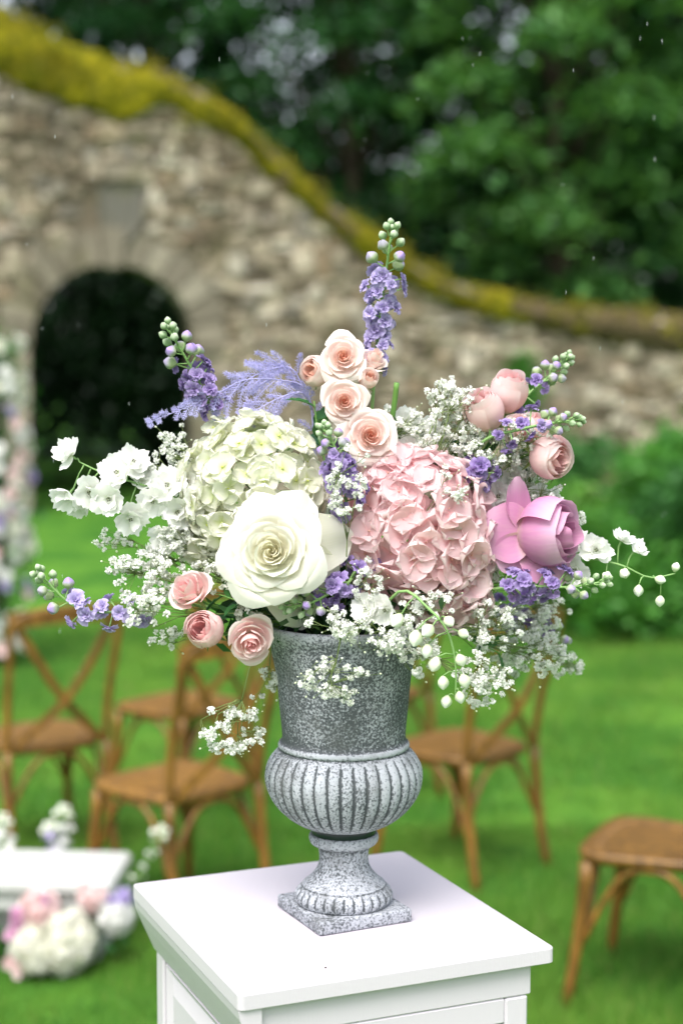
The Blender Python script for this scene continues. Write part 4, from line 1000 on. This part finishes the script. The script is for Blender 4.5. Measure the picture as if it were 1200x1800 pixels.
# ---- stock flowers
SP = [
 ([hubp(.01, .02), P(640, 900, .03), P(652, 740, .02), P(663, 600, .02), P(675, 500, .01), P(688, 405, .0)], 'tall lavender stock spire rising highest from the bouquet', 12, 34, 0.17, 'purple', 1.15, 1.5, 0.52),
 ([hubp(-.02, .02), P(470, 880, .03), P(400, 775, .0), P(365, 700, -.01), P(330, 635, -.02), P(297, 580, -.03)], 'violet stock spire leaning left above the white hydrangea', 14, 20, 0.24, 'violet', 1.2, 1.5, 0.52),
 ([hubp(-.04, -.03), P(400, 1075, -.02), P(290, 1060, -.05), P(215, 1075, -.06), P(135, 1068, -.07), P(72, 1010, -.08)], 'lavender stock spire reaching far left below the white delphinium', 11, 13, 0.17, 'purple', 1.2, 1.4, 0.5),
 ([hubp(.05, .02), P(790, 860, .03), P(860, 765, .04), P(915, 705, .05), P(960, 665, .06), P(995, 632, .06)], 'green budded stock stem highest at the right', 17, 8, 0.26, 'violet', 0.95, 1.25, 0.5),
 ([hubp(.04, -.01), P(780, 850, .0), P(850, 775, -.03), P(905, 757, -.04), P(960, 745, -.05), P(1014, 738, -.05)], 'green budded stock stem pointing right above the plump pink rose', 16, 10, 0.26, 'violet', 0.9, 1.15, 0.42),
 ([hubp(.04, -.02), P(800, 1050, -.02), P(870, 1035, -.05), P(930, 1030, -.06), P(1000, 1032, -.07), P(1062, 1022, -.07)], 'violet stock stem under the mauve rose pointing right', 14, 17, 0.26, 'violet', 1.15, 1.2, 0.42),
 ([hubp(.0, 0), P(605, 960, -.03), P(608, 880, -.08), P(603, 835, -.10), P(590, 790, -.11), P(570, 755, -.11)], 'violet stock facing forward between the two hydrangeas', 15, 26, 0.26, 'violet', 1.15, 1.2, 0.36),
 ([hubp(.0, -.02), P(630, 1000, -.06), P(612, 1025, -.11), P(585, 1040, -.12), P(545, 1060, -.13), P(505, 1068, -.13)], 'purple stock drooping over the urn rim below the ivory rose', 13, 16, 0.3, 'violet', 1.1, 1.15, 0.22),
 ([hubp(.03, 0), P(760, 900, 0), P(810, 860, -.02), P(835, 835, -.03), P(848, 812, -.03)], 'short violet stock at the upper right of the pink hydrangea', 3, 14, 0.12, 'violet', 1.15, 1.0, 0.55),
 ([hubp(.05, .05), P(820, 1080, .08), P(880, 1075, .10), P(930, 1085, .12), P(975, 1120, .13), P(1000, 1170, .13)], 'blurred violet stock at the back right curving down', 14, 16, 0.26, 'violet', 1.1, 1.2, 0.36),
]
for i, (pts, lb, nb, nbl, bp, mt, bs, ss, lo) in enumerate(SP): spire(pts, lb, nb, nbl, bp, mt, bs, ss, i, lo=lo, group='stock stems in the bouquet')
# loose pale cluster that shows low on the left spire
# ---- white delphiniums
def B(px, py, dy, ax, s): return (P(px, py, dy), ax, s)
delphinium([hubp(-.04, 0), P(420, 930, -.02), P(330, 885, -.03), P(260, 855, -.04), P(190, 835, -.05), P(140, 812, -.05)],
  [B(268, 880, -.05, (.2, -1, -.2), .8), B(250, 842, -.03, (.2, -.8, .6), .8), B(140, 880, -.03, (-.2, -.7, -.7), .8), B(330, 850, -.03, (.2, -1, .5), .9), B(325, 930, -.03, (-.3, -.9, -.2), .8), B(124, 800, -.05, (-.6, -.5, .5), .85), B(122, 868, -.05, (-.5, -.5, -.7), .9), B(158, 862, -.06, (.1, -.9, -.35), .9), B(208, 832, -.06, (-.2, -1, .3), .95), B(232, 815, -.04, (.5, -.7, .6), .9),
   B(192, 876, -.07, (.05, -1, -.15), .9), B(228, 908, -.06, (.3, -.8, -.5), .9), B(298, 855, -.04, (-.3, -.9, .3), 1.0), B(312, 900, -.04, (.1, -1, 0), .9), B(295, 940, -.04, (-.1, -.8, -.3), .9), B(345, 880, -.05, (.2, -1, .3), .8)],
  [B(178, 822, -.05, (0, -.3, 1), .5)], 'white delphinium stem arching out to the far left', 1)
delphinium([hubp(.05, 0), P(850, 1010, .0), P(960, 985, -.02), P(1030, 982, -.03), P(1090, 993, -.04), P(1140, 1015, -.04), P(1186, 1008, -.04)],
  [B(1045, 968, -.04, (.1, -1, .3), .85), B(1092, 950, -.04, (.3, -.5, .8), .62), B(1118, 966, -.04, (.5, -.4, .6), .55), B(1000, 955, -.02, (.1, -.8, .6), .9), B(1010, 1000, -.03, (-.2, -.9, -.2), .9)],
  [B(1095, 1003, -.05, (0, -.8, -.3), 1.0), B(1150, 1016, -.04, (.7, -.3, -.2), .9), B(1122, 1028, -.05, (-.1, -.3, -1), .95), B(1184, 1005, -.04, (.3, -.2, 1), .8), B(1160, 1047, -.04, (-.1, -.2, -1), .9), B(1064, 1012, -.05, (0, -1, 0), 1.0)], 'white delphinium stem trailing to the far right', 2)
delphinium([hubp(.02, -.04), P(700, 1040, -.13), P(755, 1072, -.15), P(786, 1110, -.16), P(800, 1165, -.16), P(800, 1225, -.16)],
  [B(680, 1070, -.14, (-.5, -.8, -.2), .8), B(645, 1070, -.13, (-.3, -.8, .2), .75)],
  [B(705, 1080, -.16, (-.5, -.5, -.6), 1.25), B(732, 1108, -.17, (-.2, -.5, -1), 1.3), B(760, 1100, -.17, (-.6, -.5, -.5), 1.2), B(752, 1132, -.17, (-.2, -.4, -1), 1.1), B(768, 1155, -.17, (-.4, -.5, -1), 1.2), B(778, 1188, -.17, (0, -.3, -1), 1.05),
   B(805, 1150, -.165, (.4, -.4, -1), 1.0), B(812, 1185, -.165, (.3, -.4, -1), 1.1), B(786, 1222, -.165, (-.2, -.3, -1), 1.0), B(806, 1215, -.165, (.2, -.3, -1), .95), B(805, 1110, -.165, (.8, -.4, -.3), .9), B(782, 1085, -.17, (.5, -.6, -.5), 1.0)],
  'white delphinium with closed buds drooping beside the urn rim', 3)
delphinium([hubp(.04, .03), P(800, 930, .05), P(860, 890, .04), P(905, 860, .04)],
  [B(900, 850, .02, (.2, -1, .3), 1.0), B(935, 880, .03, (.5, -.8, .3), 1.0), B(875, 875, .01, (-.1, -1, .4), .9), B(950, 915, .03, (.6, -.7, 0), .9), B(905, 905, .03, (0, -1, .1), .9)],
  [], 'white delphinium blossoms behind the upright mauve petal', 4)
delphinium([hubp(.01, .04), P(680, 860, .05), P(715, 790, .05), P(735, 735, .05)],
  [B(712, 745, .02, (0, -1, .5), .85), B(745, 762, .02, (.3, -.9, .4), .85), B(690, 780, .02, (-.2, -.9, .4), .8), B(722, 790, .0, (0, -1, .3), .8), B(760, 790, .01, (.3, -1, .3), .8)],
  [], 'white delphinium blossoms behind the pink hydrangea top', 5)

# ---- baby's breath
GS = [((815, 725), -.01, (.050, .04, .038), 85, "dense baby's breath cloud at upper right behind the pale roses"),
      ((770, 775), .0, (.055, .035, .025), 55, "baby's breath lying over the top of the pink hydrangea"),
      ((860, 790), -.02, (.045, .03, .030), 48, "baby's breath between the pink hydrangea and the plump pink rose"),
      ((930, 850), .01, (.035, .03, .035), 36, "baby's breath above the mauve rose"),
      ((975, 860), -.02, (.016, .015, .026), 12, "thin sprig of baby's breath hanging below the plump pink rose"),
      ((316, 778), -.01, (.018, .02, .033), 20, "small baby's breath sprig under the left violet spire"),
      ((285, 835), -.01, (.030, .02, .020), 16, "baby's breath dotted behind the left white delphinium"),
      ((262, 1012), -.06, (.050, .03, .036), 48, "baby's breath in front of the left lavender spire"),
      ((255, 1065), -.09, (.042, .02, .028), 34, "baby's breath sprig lying over the violet florets at lower left"),
      ((310, 950), -.03, (.040, .03, .024), 26, "baby's breath between white delphinium and lower pink roses"),
      ((290, 1125), -.05, (.020, .02, .018), 14, "wisp of baby's breath under the lower left pink roses"),
      ((580, 1195), -.165, (.036, .02, .026), 34, "baby's breath sprig hanging in front of the grey cup"),
      ((408, 1282), -.10, (.044, .02, .034), 46, "baby's breath sprig hanging lowest at the left of the urn"),
      ((470, 1205), -.03, (.030, .02, .022), 16, "faint baby's breath sprig hanging at the urn's left side"),
      ((610, 1095), -.15, (.052, .015, .024), 34, "baby's breath along the urn rim below the purple stock"),
      ((700, 1115), -.155, (.048, .015, .026), 34, "baby's breath over the right part of the urn rim"),
      ((645, 1020), -.13, (.020, .015, .030), 16, "few baby's breath flowers between ivory rose and pink hydrangea"),
      ((612, 850), -.14, (.034, .012, .055), 24, "baby's breath scattered over the violet stock in the middle"),
      ((845, 1195), -.14, (.040, .02, .030), 50, "dense white baby's breath clump at lower right below the bouquet"),
      ((860, 1100), -.06, (.045, .03, .035), 44, "airy baby's breath right of the drooping delphinium"),
      ((900, 1130), .07, (.060, .04, .050), 90, "soft blurred baby's breath mass at the lower right back"),
      ((945, 1085), .10, (.045, .03, .040), 50, "blurred baby's breath under the right violet stock"),
      ((1000, 1170), .12, (.022, .02, .020), 16, "last blurred baby's breath tip at the right"),
      ((925, 755), -.03, (.036, .02, .026), 14, "baby's breath specks over the right green stems"),
      ((790, 850), -.10, (.022, .012, .022), 8, "single baby's breath flowers over the upper pink hydrangea"),
      ((760, 1060), -.13, (.040, .012, .020), 16, "baby's breath lying on the lower pink hydrangea"),
      ((905, 800), .02, (.045, .03, .022), 40, "baby's breath behind the plump pink rose"),
      ((985, 905), .0, (.030, .025, .028), 24, "baby's breath at the right of the mauve rose"),
      ((900, 1010), .0, (.050, .03, .022), 36, "baby's breath behind the violet stock under the mauve rose"),
      ((745, 1165), -.12, (.034, .02, .022), 22, "baby's breath dangling between the urn and the drooping delphinium"),
      ((945, 1150), .02, (.040, .03, .026), 40, "baby's breath filling the lower right edge of the bouquet"),
      ((225, 1000), -.05, (.030, .02, .016), 16, "thin baby's breath reaching out above the left lavender spire"),
      ((335, 890), .0, (.040, .03, .040), 34, "baby's breath tucked between white hydrangea and white delphinium"),
      ((780, 690), .0, (.024, .02, .020), 22, "baby's breath tips rising behind the left pale rose"),
      ((300, 985), -.03, (.036, .03, .022), 26, "baby's breath filling the gap above the pink roses at lower left"),
      ((380, 1005), -.06, (.026, .02, .026), 20, "baby's breath at the left foot of the white hydrangea"),
      ((200, 950), -.03, (.024, .02, .020), 12, "sparse baby's breath reaching out under the left white delphinium"),
      ((440, 1070), -.08, (.022, .02, .018), 12, "baby's breath peeping out under the ivory rose"),
      ((690, 745), .0, (.045, .03, .025), 36, "baby's breath right of the open blush roses")]
for i, ((px, py), dy, rad, n, lb) in enumerate(GS):
    o = hubp((px-600)/9000, -.04 if dy < -.08 else 0, .02)
    c = P(px, py, dy)
    if lb.find('lowest at the left') > 0: o = P(452, 1150, -.07)
    if lb.find("urn's left") > 0: o = P(480, 1120, -.05)
    if lb.find('grey cup') > 0: o = P(610, 1100, -.14)
    gyp(c, o, rad, n, lb, seed=i)

# ---- dyed lilac asparagus fern
def fern(pts, label, L=.05, seed=0, n=26):
    rs = random.Random(seed); root = thing('fern_frond', pts[0], label, 'fern frond', 'dyed fern fronds'); C = spline(pts, n); mb = MB(); mb.tube(C, [.0014*(1-.8*i/n) for i in range(n+1)], 5, (.5, 1, .5)); link('stem', mb.mesh('stem', M['fern']), root, Matrix())
    for i in range(2, n):
        T = (C[i]-C[i-1]).normalized(); q = i/n
        for sg in (-1, 1):
            if rs.random() < .30: continue
            side = T.cross(Vector((.1, -1, .1))).normalized()*sg; Lb = L*(sin(pi*min(1, .15+q*.85))**.7)*rs.uniform(.5, 1.05)
            D = (side*.62+T*.85+Vector((0, rs.uniform(-.12, .12), rs.uniform(-.15, .1)))).normalized(); mb = MB(); E = [C[i]+D*Lb*s+Vector((0, 0, -Lb*.15*s*s)) for s in (0, .35, .7, 1)]
            mb.tube(E, [.0006, .0005, .0004, .0002], 3, (.5, 1, .5)); m_ = max(5, int(Lb/.0030)); Ee = spline(E, m_); nrm = D.cross(side).normalized()
            for k in range(1, m_+1):
                for h in (-1, 1, 0):
                    sd3 = D.cross(nrm).normalized()*h; d = (sd3*.8+D*(.75 if h else 1)+nrm*rs.uniform(-.45, .45)).normalized(); l = .0085*(1-.62*k/m_)*rs.uniform(.6, 1.15); a0 = Ee[k]
                    w_ = d.cross(nrm).normalized()*.00028; b = len(mb.v); mb.vert(a0-w_, (.3, 1, .5)); mb.vert(a0+w_, (.3, 1, .5)); mb.vert(a0+d*l, (1, 1, .5)); mb.face((b, b+1, b+2))
                    for q_ in range(6):
                        p = a0+d*l*(.2+.8*q_/6); N = Quaternion(d, rs.uniform(0, 6.28)) @ d.orthogonal().normalized(); e = (N*.8+d*.8).normalized()*.0034*rs.uniform(.7, 1.2); w2 = e.cross(nrm+d*.1).normalized()*.0003
                        b = len(mb.v); mb.vert(p-w2, (.3, 1, .5)); mb.vert(p+w2, (.3, 1, .5)); mb.vert(p+e, (1, 1, .5)); mb.face((b, b+1, b+2))
            link('frond_branch', mb.mesh('frond_branch', M['fern'], False), root, Matrix())
    return root
fern([hubp(-.01, .03), P(555, 800, .04), P(540, 690, .03), P(490, 668, .01), P(430, 668, -.01), P(385, 690, -.02), P(330, 715, -.03), P(258, 744, -.04)], 'longest lilac fern frond sweeping left over the white hydrangea', .036, 1, 34)
fern([P(540, 700, .04), P(515, 650, .03), P(480, 648, .02), P(440, 665, .0), P(400, 700, -.01), P(375, 722, -.01)], 'upper lilac fern frond beside the blush rose cluster', .042, 2, 26)
fern([P(548, 720, .03), P(530, 690, .01), P(490, 700, .0), P(455, 718, -.01), P(435, 725, -.01)], 'short lower lilac fern frond beside the dark leaf', .030, 3, 18)

# ---- leaves
leafy([hubp(-.01, 0, .05), P(575, 840, -.02), P(560, 770, -.02), P(552, 705, -.02)], 'dark glossy leaf sprig left of the open blush roses', 7, .85, 1)
leafy([hubp(.01, 0, .05), P(660, 850, .0), P(690, 780, .0), P(696, 735, .0)], 'dark leaf sprig right of the lowest open blush rose', 7, .62, 2)
leafy([hubp(-.05, -.02, .02), P(470, 1090, -.07), P(430, 1062, -.08), P(385, 1045, -.07)], 'dark leaves and stems between ivory rose and lower pink roses', 8, .7, 3)
leafy([hubp(-.03, -.05, .02), P(490, 1070, -.06), P(470, 1060, -.07), P(440, 1060, -.08)], 'dark leaves tucked under the ivory rose at the urn rim', 6, .55, 4)
leafy([hubp(.05, 0, .03), P(760, 820, .02), P(800, 790, .0), P(850, 800, -.01)], 'green leaves under the baby\'s breath at upper right', 6, .6, 5)
leafy([hubp(.06, 0, .0), P(790, 1110, .0), P(840, 1130, .0), P(880, 1150, .0)], 'green leaves under the lower right baby\'s breath', 7, .6, 6)
leafy([hubp(-.05, 0, .04), P(400, 960, .0), P(350, 930, .0), P(310, 915, .0)], 'green leaves behind the left white delphinium', 7, .6, 7)
leafy([hubp(.05, 0, .04), P(850, 960, .0), P(900, 890, .02), P(930, 850, .03)], 'green leaves behind the mauve rose', 7, .6, 8)
mb = MB(); mb.tube(spline([P(680, 780, .01), P(690, 730, .0), P(697, 673, -.01)], 8), [.0035]*9, 8); cs_ = link('cut_stem', mb.mesh('cut_stem', M['stem'])); tag(cs_, 'bare green cut stem standing right of the blush roses', 'stem')
mb = MB()
for i in range(14):
    a = i*.45; mb.tube(spline([hubp(.02*cos(a), .02*sin(a), 0), hubp(-.03-.002*i, -.02*cos(a), .03), P(400+i*6, 1075-(i % 5)*14, -.03-.004*i)], 6), .0017, 5)
tag(link('flower_stems', mb.mesh('flower_stems', M['stem'])), 'bundle of bare green stems showing left of the urn rim', 'stems', kind='stuff')

# ---- light rain: short falling drops
m = NM('rain drop'); m.base((.85, .9, .92), .15, .6); m.p.inputs['Transmission Weight'].default_value = .3; mb = MB(); rs = random.Random(77)
for i in range(60):
    Y = rs.uniform(1.7, 3.2); p = at(rs.uniform(0, 1200), rs.uniform(0, 1200), Y); r = .00022
    mb.grid(lambda u, v: p+Vector((r*sin(pi*v)*cos(u*6.283), r*sin(pi*v)*sin(u*6.283), -.006*(v-.5))), 5, 5, closed=True)
tag(link('rain', mb.mesh('rain', m.m)), 'light rain drops falling in front of the trees and wall', 'rain', kind='stuff')
